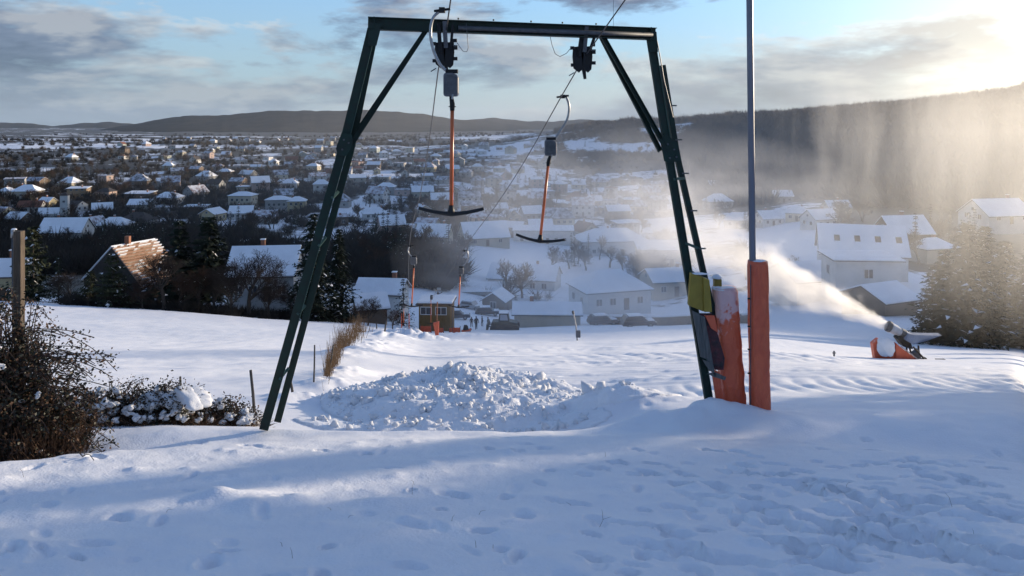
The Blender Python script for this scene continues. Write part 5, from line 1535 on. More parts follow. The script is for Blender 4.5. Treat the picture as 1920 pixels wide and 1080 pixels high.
for x in (-.27, .2):
    m = MB(); m.box((x * W, -.03, HH * .76), (W * .36, .08, HH * .30)); wd = m.build('window', frame_m, hut, world=False)
    for s in (-1, 1):
        m = MB(); m.box((x * W + s * W * .085, -.075, HH * .76), (W * .15, .012, HH * .25)); m.build('pane', glass_m, wd, world=False)
m = MB(); m.box((W / 2 + .03, D * .4, HH * .42), (.06, .9, HH * .8)); m.build('door', wood_b, hut, world=False)
# drive mast with bull wheel and floodlight
ms = ground_at(820, 92)
mast = empty('drive_mast', ms, 0, 'grey lift mast with bull wheel and white floodlight behind the hut', 'mast')
top = P(821, 548, 92)
m = MB(); m.tube([ms - Vector((0, 0, .3)), top], .12, 8); m.build('mast', dsteel, mast)
m = MB(); c = P(800, 571, 92); m.disc(c, (0, .15, 1), 1.35, .10, 28); m.build('bull_wheel', dsteel, mast)
m = MB(); m.beam(P(821, 570, 92), P(790, 570, 92), .14, .14, (0, 1, 0)); m.build('arm', dsteel, mast)
m = MB(); m.box(P(823, 543, 92), (.5, .25, .42)); m.build('floodlight', steel, mast, bevel=.05)
m = MB(); m.beam(P(816, 554, 92), P(829, 548, 92), .08, .08, (0, 1, 0)); m.build('bracket', dsteel, mast)
for (x0, y0, x1, y1, Y, th, lab, nm) in ((788, 616, 809, 628, 84, .08, 'orange safety net below the left front of the hut', 'safety_net'), (842, 612, 849, 620, 85, .08, 'short orange net at the right foot of the hut', 'safety_net'),
                               (849, 617, 863, 628, 82, .08, 'orange safety net right of the hut', 'safety_net'), (822, 616, 832, 625, 84, .08, 'small orange net in front of the hut', 'safety_net')):
    g0 = ground_at((x0 + x1) / 2, Y); e = empty(nm, g0, 0, lab, 'safety net', 'safety nets at the station')
    w = (x1 - x0) * Y / FPX; h = (y1 - y0) * Y / FPX
    m = MB(); n = 8
    for i in range(n):
        xa, xb = -w / 2 + w * i / n, -w / 2 + w * (i + 1) / n
        m.box(((xa + xb) / 2, .04 * math.sin(i * 1.3), h / 2), (w / n + .004, .03, h * (.92 + .08 * math.sin(i * 2))))
    m.build('net', net_m, e, world=False)
    for s in (-1, 1):
        m = MB(); m.tube([(s * w / 2, 0, -.2), (s * w / 2, 0, h + .15)], .03, 6); m.build('stake', dsteel, e, world=False)
pp = ground_at(818, 66); e = empty('padded_post', pp, 0, 'slim post wrapped in a red pad in front of the hut', 'post')
m = MB(); m.tube([pp - Vector((0, 0, .2)), P(820, 566, 66)], .045, 8); m.build('post', mat('rusty_orange_paint', (.34, .13, .06), rough=.6, vary=.3), e)
m = MB(); m.prism([P(812, 606, 65.8), P(823, 603, 65.8), P(822, 640, 65.8), P(818, 640, 65.8)], (0, .25, 0)); m.build('pad', red_vinyl, e, bevel=.03)
sg = ground_at(760, 76); e = empty('lift_sign', sg, 0, 'small white notice board on orange posts left of the hut', 'sign')
m = MB(); m.box(P(760, 581, 76), (.5, .04, .42)); m.build('board', frame_m, e)
for x in (753, 767):
    m = MB(); m.tube([ground_at(x, 76) - Vector((0, 0, .2)), P(x, 588, 76)], .05, 6); m.build('post', net_m, e)
# vehicles
def wheel(parent, loc, r, w):
    m = MB(); m.disc((0, 0, 0), (0, 1, 0), r, w, 14); t = m.build('wheel', rubber, parent, world=False); t.location = loc
    m = MB(); m.disc((0, 0, 0), (0, 1, 0), r * .6, w + .02, 10); m.build('rim', steel, t, world=False)
def car(loc, rz, color, label, van=False, snow=True):
    e = empty('parked_car', loc, rz, label, 'car', 'cars parked below the piste')
    paint = mat('car_paint_%d' % int(color[0] * 1000 + color[2] * 100), color, rough=.3, coat=.4)
    L, Wd = (4.6, 1.8) if van else (4.2, 1.72)
    hb, ht = (1.0, 1.95) if van else (.85, 1.42)
    m = MB(); m.prism([(-L / 2, -Wd / 2, .32), (L / 2, -Wd / 2, .32), (L / 2, -Wd / 2, .62), (L * .44, -Wd / 2, hb * .93), (-L * .47, -Wd / 2, hb), (-L / 2, -Wd / 2, .65)], (0, Wd, 0)); m.build('body', paint, e, world=False, bevel=.06)
    f0 = .40 if van else .22
    m = MB(); y = Wd / 2 - .06
    b_ = [(-L * .46, hb - .01), (L * f0, hb - .01), (L * (f0 - .12), ht), (-L * .38, ht)]
    m.prism([(x, -y, z) for x, z in b_], (0, 2 * y, 0)); m.build('cabin', paint, e, world=False, bevel=.07)
    for s in (-1, 1):
        m = MB(); m.prism([(-L * .40, s * (y + .004), hb + .08), (L * (f0 - .06), s * (y + .004), hb + .08), (L * (f0 - .13), s * (y + .004), ht - .12), (-L * .36, s * (y + .004), ht - .12)], (0, s * .01, 0)); m.build('side_window', glass_m, e, world=False)
        for x in (-.3, .31): wheel(e, (L * x, s * (Wd / 2 - .08), .31), .31, .2)
        m = MB(); m.box((L / 2 - .03, s * Wd * .36, .66), (.10, .30, .14)); m.build('headlight', mat('lamp_glass', (.7, .7, .66), rough=.15), e, world=False)
    if snow:
        m = MB(); m.box((-L * .1, 0, ht + .05), (L * .42, Wd * .8, .10)); m.build('roof_snow', roof_snow_m, e, world=False, bevel=.045)
        m = MB(); m.box((L * .36, 0, hb + .0), (L * .2, Wd * .78, .10)); m.build('bonnet_snow', roof_snow_m, e, world=False, bevel=.04)
    return e
for (px, Y, rz, col, lab, van) in ((856, 119, .1, (.03, .035, .045), 'dark car parked right behind the station hut', False), (914, 131, .05, (.025, .03, .04), 'dark car parked in front of the brown gabled hut', False),
                              (884, 136, -.5, (.30, .32, .35), 'silver car with snow on the windscreen behind the hut', False), (1196, 94, .15, (.05, .05, .06), 'dark car with bright headlamps left of the portal leg', False),
                              (1130, 108, 0.2, (.08, .08, .09), 'grey car at the right end of the long beige building', False)):
    car(ground_at(px, Y), rz, col, lab, van)
gr = ground_at(947, 92)
e = empty('snow_groomer', gr, -.05, 'dark piste groomer parked beside the skiers', 'snow groomer')
gp = mat('groomer_paint', (.035, .045, .038), rough=.45, vary=.3)
for s in (-1, 1):
    m = MB(); out = []
    for k in range(20):
        a = 2 * math.pi * k / 20; out.append((math.copysign(1.35, math.cos(a)) * 1 + .38 * math.cos(a), s * .85 - .28, .42 + .40 * math.sin(a)))
    m.prism(out, (0, .56, 0)); m.build('track', rubber, e, world=False)
m = MB(); m.prism([(-1.5, -.75, .55), (1.4, -.75, .55), (1.5, -.75, 1.0), (.5, -.75, 1.15), (-1.5, -.75, 1.1)], (0, 1.5, 0)); m.build('body', gp, e, world=False, bevel=.05)
m = MB(); m.prism([(-.75, -.65, 1.1), (.55, -.65, 1.1), (.35, -.65, 2.1), (-.65, -.65, 2.1)], (0, 1.3, 0)); cb = m.build('cab', gp, e, world=False, bevel=.05)
m = MB(); m.prism([(-.58, -.66, 1.3), (.38, -.66, 1.3), (.26, -.66, 1.98), (-.52, -.66, 1.98)], (0, -.012, 0)); m.build('window', mat('pale_glass', (.35, .37, .42), rough=.15), cb, world=False)
m = MB(); m.box((-.15, 0, 2.15), (1.1, 1.35, .10)); m.build('roof_snow', roof_snow_m, e, world=False)
m = MB(); m.prism([(-2.2, -1.3, .15), (-2.0, -1.3, .15), (-1.85, -1.3, .5), (-1.98, -1.3, .95), (-2.12, -1.3, .95)], (0, 2.6, 0)); m.build('blade', gp, e, world=False)
for s in (-1, 1):
    m = MB(); m.beam((-1.4, s * .5, .6), (-1.95, s * .5, .5), .1, .1, (0, 1, 0)); m.build('blade_arm', dsteel, e, world=False)
def person(loc, h, rz, color, label, stride=.12, arm=.25):
    me = bpy.data.meshes.new('person'); k = h / 1.75
    V = [(0, 0, .95), (0, 0, 1.2), (0, 0, 1.42), (0, 0, 1.52), (0, .02, 1.66), (.10, 0, .92), (.12, stride, .5), (.13, -.02 + stride, .07), (.13, -.14 + stride, .04), (-.10, 0, .92), (-.12, -stride * .8, .5), (-.13, .06 - stride, .07), (-.13, -.07 - stride, .04),
         (.20, 0, 1.40), (.28, -.02, 1.15), (.26, -arm, .96), (.26, -arm - .08, .93), (-.20, 0, 1.40), (-.28, .03, 1.15), (-.27, -arm * .6, .95), (-.27, -arm * .6 - .08, .92), (0, .02, 1.74)]
    E = [(0, 1), (1, 2), (2, 3), (3, 4), (4, 21), (0, 5), (5, 6), (6, 7), (7, 8), (0, 9), (9, 10), (10, 11), (11, 12), (2, 13), (13, 14), (14, 15), (15, 16), (2, 17), (17, 18), (18, 19), (19, 20)]
    R = [.15, .15, .16, .06, .11, .10, .075, .055, .04, .10, .075, .055, .04, .075, .055, .042, .04, .075, .055, .042, .04, .07]
    me.from_pydata([(x * k, y * k, z * k) for x, y, z in V], E, [])
    o = link('person', me); o.location = loc; o.rotation_euler = (0, 0, rz)
    md = o.modifiers.new('skin', 'SKIN'); sv = me.skin_vertices[0].data
    for i, r in enumerate(R): sv[i].radius = (r * k, r * k)
    sv[0].use_root = True
    s = o.modifiers.new('sub', 'SUBSURF'); s.levels = 1; s.render_levels = 1
    me.materials.append(mat('clothes_%d' % int(color[0] * 900 + color[2] * 90), color, rough=.85, vary=.2))
    m = MB(); m.tube([(0, .02 * k, 1.66 * k), (0, .02 * k, 1.73 * k), (0, .02 * k, 1.80 * k)], [.125 * k, .115 * k, .04 * k], 10); m.build('hat', mat('hat_%d' % int(color[2] * 500), tuple(min(1, c * 2.2 + .05) for c in color), rough=.9), o, world=False, smooth=True)
    return tag(o, label, 'person', 'people at the station')
for (px, Y, h, rz, col, lab, s) in ((893, 93, 1.55, .3, (.03, .035, .05), 'person in dark clothes striding between hut and groomer', .2), (915, 95, 1.45, 1.2, (.04, .04, .06), 'person in dark clothes standing just left of the groomer', .08),
                                 (884, 104, 1.35, 0, (.05, .03, .03), 'child in dark clothes by the snowy car', .05), (904, 108, 1.4, 2.0, (.03, .03, .04), 'person standing farthest back by the brown hut', .1)):
    g_ = ground_at(px, Y); person(g_ + Vector((0, 0, .02)), h, rz, col, lab, s)
sl = ground_at(874, 86); e = empty('sledge', sl, .3, 'red sledge with a dark pack on the snow right of the nets', 'sledge')
m = MB(); m.prism([(-.5, -.25, .12), (.45, -.25, .12), (.6, -.25, .35), (.5, -.25, .30), (-.5, -.25, .22)], (0, .5, 0)); m.build('seat', net_m, e, world=False)
for s in (-1, 1):
    m = MB(); m.beam((-.55, s * .22, .04), (.5, s * .22, .04), .05, .05, (0, 1, 0)); m.build('runner', black, e, world=False)
m = MB(); m.prism([(-.35, -.2, .22), (.3, -.2, .22), (.15, -.18, .75), (-.2, -.18, .8)], (0, .4, 0)); m.build('pack', black, e, world=False, bevel=.06)
bp_ = ground_at(1083, 58); e = empty('snow_lance', bp_, 0, 'slim pale snow lance standing on the piste edge below the long building', 'snow lance')
m = MB(); m.tube([bp_ - Vector((0, 0, .2)), P(1080, 612, 58), P(1075, 586, 58)], [.07, .05, .04], 8); m.build('pipe', steel, e)
m = MB(); m.tube([P(1075, 589, 58), P(1074, 583, 58)], .09, 8); m.build('head', dsteel, e)
m = MB(); m.box(P(1084, 626, 58), (.34, .3, .5)); m.build('valve_box', plastic, e, bevel=.03)
# garden wall with a snow cap along the lower edge of the piste, and the fence panels behind
wall_c = mat('rough_wall', (.17, .145, .125), rough=.9, vary=.35, vscale=1.5, bump=.4, bscale=5)
gwl = empty('garden_wall', ground_at(1300, 92), 0, 'long brown garden wall with snow on top beyond the piste edge', 'wall')
pxs = np.linspace(1105, 1440, 16)
for i in range(15):
    a, c = ground_at(pxs[i], np.interp(pxs[i], [1105, 1400, 1660], [112, 92, 66])), ground_at(pxs[i + 1], np.interp(pxs[i + 1], [1105, 1400, 1660], [112, 92, 66]))
    ht = 1.1
    m = MB(); m.beam(a + Vector((0, 0, ht / 2 - .5)), c + Vector((0, 0, ht / 2 - .5)), .18, ht + 1.0, (0, 1, 0)); m.build('wall_panel', wall_c, gwl)
    m = MB(); m.beam(a + Vector((0, 0, ht + .09)), c + Vector((0, 0, ht + .09)), .34, .16, (0, 1, 0)); m.build('snow_cap', roof_snow_m, gwl)
# ------------------------------------------------------------------ trees
SPRUCE = [conifer_meshes(200 + i, 12.0, 6.6, whorls=34, per=12, tris=15, droop=.38, snow=.05) for i in range(2)]
PINE = [conifer_meshes(210 + i, 9.5, 6.0, whorls=20, per=10, tris=20, droop=.10, snow=.02, bare_low=.15, size=1.25, mt=needle) for i in range(2)]
ROUND = [conifer_meshes(220 + i, 6.0, 6.0, whorls=14, per=10, tris=16, droop=.0, snow=.03, bare_low=.02, size=1.0, mt=needle_b) for i in range(2)]
SMALLC = [conifer_meshes(230 + i, 9.0, 4.2, whorls=18, per=7, tris=7, droop=.35, snow=.03, size=1.2, mt=(needle, needle_b)[i % 2]) for i in range(4)]
BARE_N = [bare_meshes(300 + i, 7.0, levels=5, split=3, spread=.60, first=.26, tw=1.2, mt=(twig_m, twig_red)[i % 2]) for i in range(3)]
BARE_F = [bare_meshes(320 + i, 8.0, levels=4, split=3, spread=.60, first=.24, tw=3.6, mt=(twig_m, twig_red)[i % 2]) for i in range(4)]
def tree_px(meshes, base_h, px, py, hpx, Y, name, label, group=None, rz=0.0, wide=1.0):
    p = P(px, py, Y)
    z = Hs(p.x, p.y)
    s = hpx * Y / FPX / base_h
    return plant_tree(name, meshes, (p.x, p.y, z), label, 'tree', group, rz, s * wide, s)
tree_px(SPRUCE[0], 12, 588, 604, 205, 84, 'spruce_tree', 'tall dark spruce behind the left portal leg', wide=1.05)
tree_px(SPRUCE[1], 12, 636, 604, 178, 87, 'spruce_tree', 'spruce with snow flecks just right of the left portal leg', wide=.95, rz=1.0)
tree_px(PINE[0], 9.5, 336, 572, 176, 84, 'pine_tree', 'dark pine with two tops right of the tiled house', rz=.4)
tree_px(PINE[1], 9.5, 392, 575, 186, 86, 'pine_tree', 'taller dark pine with spreading boughs right of the tiled house', rz=2.0, wide=1.1)
tree_px(ROUND[0], 6, 212, 578, 108, 74, 'evergreen_shrub', 'rounded dark evergreen in front of the tiled house', rz=1.0)
tree_px(ROUND[1], 6, 170, 574, 70, 77, 'evergreen_shrub', 'low olive evergreen left of the tiled house')
tree_px(ROUND[1], 6, 62, 566, 150, 80, 'evergreen_shrub', 'tall bushy evergreen behind the wooden post', wide=.75, rz=.7)
tree_px(SMALLC[1], 9, 110, 568, 90, 78, 'evergreen_shrub', 'pointed evergreen right of the wooden post', wide=1.2)
tree_px(SMALLC[0], 9, 756, 606, 92, 96, 'spruce_tree', 'small spruce behind the station hut', wide=1.25)
tree_px(ROUND[0], 6, 812, 590, 32, 104, 'evergreen_shrub', 'low dark evergreen right of the small spruce', wide=1.2)
for i, (px, py, h, Y, lab) in enumerate(((306, 582, 112, 76, 'bare tree in front of the tiled roof'), (268, 580, 62, 75, 'small bare tree left of the tiled roof foot'), (430, 594, 110, 78, 'bare reddish tree left of the tall spruce'),
                              (468, 598, 128, 80, 'broad bare tree nearest left of the tall spruce'), (372, 590, 90, 79, 'bare tree below the two pines'), (505, 602, 86, 81, 'low bare tree at the spruce foot'),
                              (130, 572, 66, 74, 'bare bush like tree behind the large bramble'), (336, 588, 74, 77, 'slim bare tree at the pine trunk'), (548, 604, 70, 83, 'bare tree hidden behind the portal leg'),
                              (402, 592, 84, 80, 'bare tree at the middle of the field edge'), (228, 580, 52, 76, 'low bare tree beside the rounded evergreen'), (690, 600, 58, 84, 'thin bare tree in front of the sunlit shed'), (672, 606, 46, 80, 'small bare tree right of the spruces'),
                              (735, 612, 44, 74, 'dark bare bush left of the station sign'))):
    tree_px(BARE_N[i % 3], 7, px, py, h, Y, 'bare_tree', lab, 'bare trees along the field edge', rz=i * 1.3, wide=1.15)
tree_px(SPRUCE[1], 12, 1815, 652, 236, 64, 'spruce_tree', 'large snow flecked spruce behind the snow gun', wide=1.5, rz=2.5)
tree_px(SPRUCE[0], 12, 1885, 655, 200, 68, 'spruce_tree', 'dark spruce at the right edge behind the snow gun', wide=1.4, rz=.5)
tree_px(SMALLC[2], 9, 1748, 648, 150, 66, 'spruce_tree', 'smaller spruce directly behind the snow gun tarpaulin', wide=1.5)
tree_px(SPRUCE[0], 12, 1772, 650, 170, 72, 'spruce_tree', 'dark spruce between the two larger ones behind the snow gun', wide=1.4, rz=1.5)
tree_px(SPRUCE[1], 12, 1848, 653, 215, 74, 'spruce_tree', 'tall dark spruce just left of the right edge', wide=1.4, rz=4.0)
tree_px(SPRUCE[0], 12, 1940, 656, 220, 66, 'spruce_tree', 'dark spruce cut by the right edge of the picture', wide=1.4, rz=3.0)
# trees among the town houses
rt_ = random.Random(33)
spots = []
def clump(px, py, w, h, n, kinds):
    for i in range(n):
        spots.append((px + rt_.gauss(0, .5) * w, py + rt_.gauss(0, .5) * h, rt_.choice(kinds)))
clump(110, 338, 120, 16, 24, 'ccb'); clump(260, 338, 90, 14, 16, 'cbb'); clump(20, 360, 40, 18, 8, 'cb'); clump(430, 342, 60, 12, 10, 'cb')
clump(560, 342, 70, 22, 20, 'ccb'); clump(640, 380, 30, 20, 5, 'cb'); clump(280, 408, 30, 12, 7, 'cc'); clump(200, 475, 70, 12, 9, 'cb')
clump(260, 462, 60, 10, 10, 'cc'); clump(500, 425, 60, 18, 8, 'cb'); clump(730, 400, 60, 16, 9, 'cb'); clump(700, 445, 50, 12, 7, 'cb')
clump(760, 490, 90, 22, 24, 'bbc'); clump(930, 390, 60, 24, 10, 'cb'); clump(1000, 400, 60, 30, 10, 'cb'); clump(1100, 380, 60, 26, 10, 'bc')
clump(1160, 440, 50, 20, 6, 'b'); clump(1080, 500, 60, 14, 9, 'bbc'); clump(1210, 520, 50, 16, 9, 'b'); clump(960, 560, 40, 8, 5, 'b'); clump(1420, 520, 60, 20, 7, 'b'); clump(1690, 480, 60, 16, 7, 'bc'); clump(1330, 400, 40, 20, 8, 'bc'); clump(1400, 430, 30, 14, 6, 'cb'); clump(1580, 420, 50, 16, 8, 'b'); clump(1780, 470, 50, 20, 8, 'bc')
clump(1230, 540, 40, 10, 5, 'b'); clump(1100, 262, 60, 12, 8, 'bc'); clump(1190, 300, 50, 16, 8, 'b'); clump(400, 290, 120, 10, 8, 'b'); clump(620, 290, 60, 16, 8, 'cb'); clump(240, 300, 80, 8, 8, 'b')
clump(860, 320, 90, 24, 10, 'b'); clump(1000, 340, 70, 20, 8, 'cb'); clump(300, 500, 40, 10, 4, 'bc'); clump(60, 480, 50, 18, 6, 'bc'); clump(1690, 590, 30, 6, 3, 'b')
for _i in range(150):
    spots.append((rt_.uniform(-20, 980), 300 + 135 * rt_.random(), rt_.choice('cbb')))
tl_ = []
for px, py, k in spots:
    if py > 560 or px < -60 or px > 1980: continue
    p = hit(px, py, 92)
    if any((p.x - x) ** 2 + (p.y - y) ** 2 < 36 for x, y in NOTABLE): continue
    tl_.append((py, px, p, k))
tl_.sort(key=lambda t: t[0])
nr_ = 12; per = math.ceil(len(tl_) / nr_)
for r in range(nr_):
    for i, (py, px, p, k) in enumerate(sorted(tl_[r * per:(r + 1) * per], key=lambda t: t[1])):
        if k == 'c':
            plant_tree('conifer_tree', SMALLC[rt_.randrange(4)], p, 'dark conifer, %s from left in %s row of town trees' % (ORD[i], ORD[r]), 'tree', 'trees among the town houses', rt_.random() * 6, rt_.uniform(.7, 1.3), rt_.uniform(.65, 1.15))
        else:
            plant_tree('bare_tree', BARE_F[rt_.randrange(4)], p, 'bare tree, %s from left in %s row of town trees' % (ORD[i], ORD[r]), 'tree', 'trees among the town houses', rt_.random() * 6, rt_.uniform(.75, 1.25), rt_.uniform(.65, 1.1))

# masses of scrub and woodland too far to count
def brush_arrays(n, seed, h, tw):
    rnd = np.random.RandomState(seed); T = []
    for i in range(n):
        a = rnd.rand() * 6.283; q = rnd.rand() ** .6; zt = h * (.35 + .65 * rnd.rand()) * (1 - .45 * q * q)
        x, y = math.cos(a) * q * h * .42, math.sin(a) * q * h * .42
        d = rnd.normal(0, .16 * h, 2); w = tw * rnd.uniform(.6, 1.4)
        T.append(((x * .4 - w, y * .4, zt * .25), (x * .4 + w, y * .4 + w * .6, zt * .25), (x + d[0], y + d[1], zt)))
    return np.array(T)
BR = [brush_arrays(46, 400 + i, 1.0, .030) for i in range(6)]
def scatter_mass(name, label, pts, hs, mt, seed):
    rnd = np.random.RandomState(seed)
    out = []
    for (x, y, z), h in zip(pts, hs):
        t = BR[rnd.randint(6)]
        a = rnd.rand() * 6.283; c, s = math.cos(a), math.sin(a)
        w = h * rnd.uniform(.9, 1.4)
        q = t * np.array([w, w, h])
        q = np.stack([q[..., 0] * c - q[..., 1] * s, q[..., 0] * s + q[..., 1] * c, q[..., 2]], -1) + np.array([x, y, z - .2])
        out.append(q.reshape(-1, 3))
    V = np.concatenate(out)
    o = link(name, np_mesh(name, V, np.arange(len(V)), 3, mt))
    return tag(o, label, 'wood', kind='stuff')
wood_m = mat('bare_wood', (0.15, 0.122, 0.098), rough=1.0, vary=.45, vscale=.02, spec=.05)
scrub_m = mat('dark_scrub', (0.044, 0.038, 0.033), rough=1.0, vary=.45, vscale=.05, spec=.05)
rw = np.random.RandomState(8)
# right hand hill: woods everywhere but the open snow terraces
N = 26000
az = np.radians(rw.uniform(8, 62, N)); r = np.exp(rw.uniform(math.log(300), math.log(1500), N))
x, y = np.sin(az) * r, np.cos(az) * r
b = bare_field(x, y)
px = CX + FPX * x / y; h0 = H0(x, y); py = HY - FPX * h0 / y
keep = (b > .60) & (r > np.interp(px, [1150, 1240, 1300, 1400, 1650, 1920, 2600], [900, 620, 430, 390, 330, 300, 300])) & (rw.rand(N) < .85)
x, y = x[keep], y[keep]
scatter_mass('hill_wood', 'dark bare woodland covering the hill on the right', np.stack([x, y, H(x, y)], -1), rw.uniform(6, 14, len(x)), wood_m, 1)
# knoll and hedges on the snowy hillside behind the portal
N = 2600
px = rw.uniform(1040, 1290, N); Y = rw.uniform(640, 1250, N); x = (px - CX) / FPX * Y
b = bare_field(x, Y); keep = (b > .50) | ((np.abs(px - 1110) < 40) & (Y > 1050))
x, y = x[keep], Y[keep]
scatter_mass('hedge_wood', 'strips of bare wood between the snowy fields behind the portal', np.stack([x, y, H(x, y)], -1), rw.uniform(5, 9, len(x)), wood_m, 2)
# scrub between the town houses
N = 13000
px = rw.uniform(-80, 1300, N); pyy = 262 + 260 * rw.rand(N) ** 1.2
Y = np.interp(pyy, [255, 262, 268, 283, 300, 320, 352, 405, 447, 497, 545], [2200, 1500, 1300, 950, 750, 600, 470, 340, 260, 180, 130])
x = (px - CX) / FPX * Y
b = bare_field(x, Y) + .10 * fbm(x / 18, Y / 18, 2)
keep = (b > .46) & (rw.rand(N) < np.interp(px, [0, 700, 1000, 1300], [.9, .8, .6, .5]))
x, y = x[keep], Y[keep]
scatter_mass('town_scrub', 'dark hedges and scrub between the houses of the town', np.stack([x, y, H(x, y)], -1), rw.uniform(2.0, 5.0, len(x)) * np.interp((CX + FPX * x / y), [0, 640, 1000], [1.5, 1.3, 1.0]), scrub_m, 3)
# bushes along the near field edge and the embankment behind the piste
N = 900
px = np.concatenate([rw.uniform(120, 660, N), rw.uniform(670, 850, 700)]); Y = np.concatenate([np.interp(px[:N], [120, 400, 660], [73, 77, 86]) + rw.uniform(-1, 16, N), rw.uniform(150, 210, 700)])
x = (px - CX) / FPX * Y
scatter_mass('field_edge_scrub', 'low dark scrub along the far edge of the small field', np.stack([x, Y, H(x, Y)], -1), np.where(np.arange(len(x)) < N, rw.uniform(.5, 2.0, len(x)), rw.uniform(2.5, 5.5, len(x))), scrub_m, 4)
# far plain: tree belts
N = 1500
px = rw.uniform(-100, 1000, N); Y = rw.choice([1150, 1450, 1800, 2300, 2900], N) * rw.uniform(.97, 1.03, N)
x = (px - CX) / FPX * Y; keep = fbm(x / 220, Y / 90, 2) > -.1
x, y = x[keep], Y[keep]
scatter_mass('plain_wood', 'dark belts of trees on the far plain', np.stack([x, y, H(x, y)], -1), rw.uniform(6, 11, len(x)), scrub_m, 5)
# ------------------------------------------------------------------ unseen spruces added right of the picture to shade the slope
grove = [(w, t, h) for w, t, h in ((-4.4, 25, 17), (-3.0, 29, 17), (-1.6, 24, 16), (-.2, 30, 17), (1.4, 25, 16), (3.2, 29, 15), (5.2, 25, 14), (-7.7, 30, 12), (-5.6, 33, 14))]
shade_spots = [(.53 * w + .848 * t, -.848 * w + .53 * t, h) for w, t, h in grove] + [(40.0, 50.0, 10), (44.0, 57.0, 10), (36.0, 43.5, 9), (76.7, 90.3, 15)]
for i, (x, y, h) in enumerate(shade_spots):
    plant_tree('spruce_tree', SPRUCE[i % 2], (x, y, Hs(x, y)), 'unseen spruce added for shade, %s of the grove right of the piste' % ORD[i], 'tree', 'unseen spruces added to shade the piste', i * .9, h / 12 * .95, h / 12)
# ------------------------------------------------------------------ air: haze, mist, plume, falling snow
def volume_mat(name, color, aniso):
    m = bpy.data.materials.new(name); m.use_nodes = True
    nt = m.node_tree; nt.nodes.clear()
    out = nt.nodes.new('ShaderNodeOutputMaterial'); pv = nt.nodes.new('ShaderNodeVolumePrincipled')
    pv.inputs['Color'].default_value = (*color, 1); pv.inputs['Anisotropy'].default_value = aniso
    nt.links.new(pv.outputs[0], out.inputs['Volume'])
    return m, nt, pv
hz, _, pv = volume_mat('haze', (.66, .80, 1.0), .2)
pv.inputs['Density'].default_value = 0.00002
m = MB(); m.box((0, 0, -2.0), (19800, 19800, 284)); 
hb = m.build('haze', hz); tag(hb, 'thin cold haze over the valley', 'haze', kind='stuff')
def vmath(nt, op, a, b=None, clamp=False):
    n = nt.nodes.new('ShaderNodeMath'); n.operation = op; n.use_clamp = clamp
    for i, v in enumerate((a, b)):
        if v is None: continue
        if isinstance(v, (int, float)): n.inputs[i].default_value = v
        else: nt.links.new(v, n.inputs[i])
    return n.outputs[0]
def vnoise_node(nt, vec, scale, detail=3, rough=.6, stretch=(1, 1, 1), loc=(0, 0, 0)):
    mp = nt.nodes.new('ShaderNodeMapping'); mp.inputs['Scale'].default_value = stretch; mp.inputs['Location'].default_value = loc
    nt.links.new(vec, mp.inputs[0])
    n = nt.nodes.new('ShaderNodeTexNoise'); n.inputs['Scale'].default_value = scale; n.inputs['Detail'].default_value = detail; n.inputs['Roughness'].default_value = rough
    nt.links.new(mp.outputs[0], n.inputs['Vector'])
    return n.outputs['Fac']
# plume of the snow gun: object x runs along the jet from nozzle (0) to its end (1), y/z across (-1..1)
noz, end = P(1664, 611, YG), P(1130, 360, 44)
ax = end - noz; Lp = ax.length
Mq = ax.to_track_quat('X', 'Z')
pm, nt, pv = volume_mat('snow_plume', (.96, .96, .97), .55)
tcn = nt.nodes.new('ShaderNodeTexCoord'); sp = nt.nodes.new('ShaderNodeSeparateXYZ'); nt.links.new(tcn.outputs['Object'], sp.inputs[0])
x_, y_, z_ = sp.outputs
xm = vmath(nt, 'MAXIMUM', x_, 0.0)
rad = vmath(nt, 'ADD', vmath(nt, 'MULTIPLY', vmath(nt, 'POWER', xm, 1.0), .25), .018)           # half width as a share of the length
wob = nt.nodes.new('ShaderNodeTexNoise'); wob.inputs['Scale'].default_value = 7; wob.inputs['Detail'].default_value = 3; nt.links.new(tcn.outputs['Object'], wob.inputs['Vector'])
wsp = nt.nodes.new('ShaderNodeSeparateXYZ'); nt.links.new(wob.outputs['Color'], wsp.inputs[0])
z_ = vmath(nt, 'ADD', z_, vmath(nt, 'MULTIPLY', vmath(nt, 'SUBTRACT', wsp.outputs[0], .5), vmath(nt, 'MULTIPLY', xm, .34)))
y_ = vmath(nt, 'ADD', y_, vmath(nt, 'MULTIPLY', vmath(nt, 'SUBTRACT', wsp.outputs[1], .5), vmath(nt, 'MULTIPLY', xm, .34)))
zc = vmath(nt, 'ADD', z_, vmath(nt, 'MULTIPLY', vmath(nt, 'MULTIPLY', xm, xm), .02))
yy_ = vmath(nt, 'DIVIDE', y_, rad); zz_ = vmath(nt, 'DIVIDE', zc, rad)
r2_ = vmath(nt, 'ADD', vmath(nt, 'MULTIPLY', yy_, yy_), vmath(nt, 'MULTIPLY', zz_, zz_))
core = vmath(nt, 'SUBTRACT', 1.0, vmath(nt, 'SQRT', r2_), clamp=True)
nz = vnoise_node(nt, tcn.outputs['Object'], 16, 4, .65, (.55, 1, 1.0))
body = vmath(nt, 'SUBTRACT', vmath(nt, 'ADD', vmath(nt, 'MULTIPLY', core, 1.35), vmath(nt, 'MULTIPLY', nz, 2.6)), 1.58, clamp=True)
fade = vmath(nt, 'SUBTRACT', 1.0, vmath(nt, 'POWER', xm, .8), clamp=True)
thin = vmath(nt, 'DIVIDE', .055, vmath(nt, 'ADD', rad, .012))
dens = vmath(nt, 'MULTIPLY', vmath(nt, 'MULTIPLY', body, fade), vmath(nt, 'MULTIPLY', thin, 4.2))
nt.links.new(dens, pv.inputs['Density'])
m = MB(); ring = [(0, .024), (.1, .065), (.3, .14), (.6, .24), (1.0, .33)]
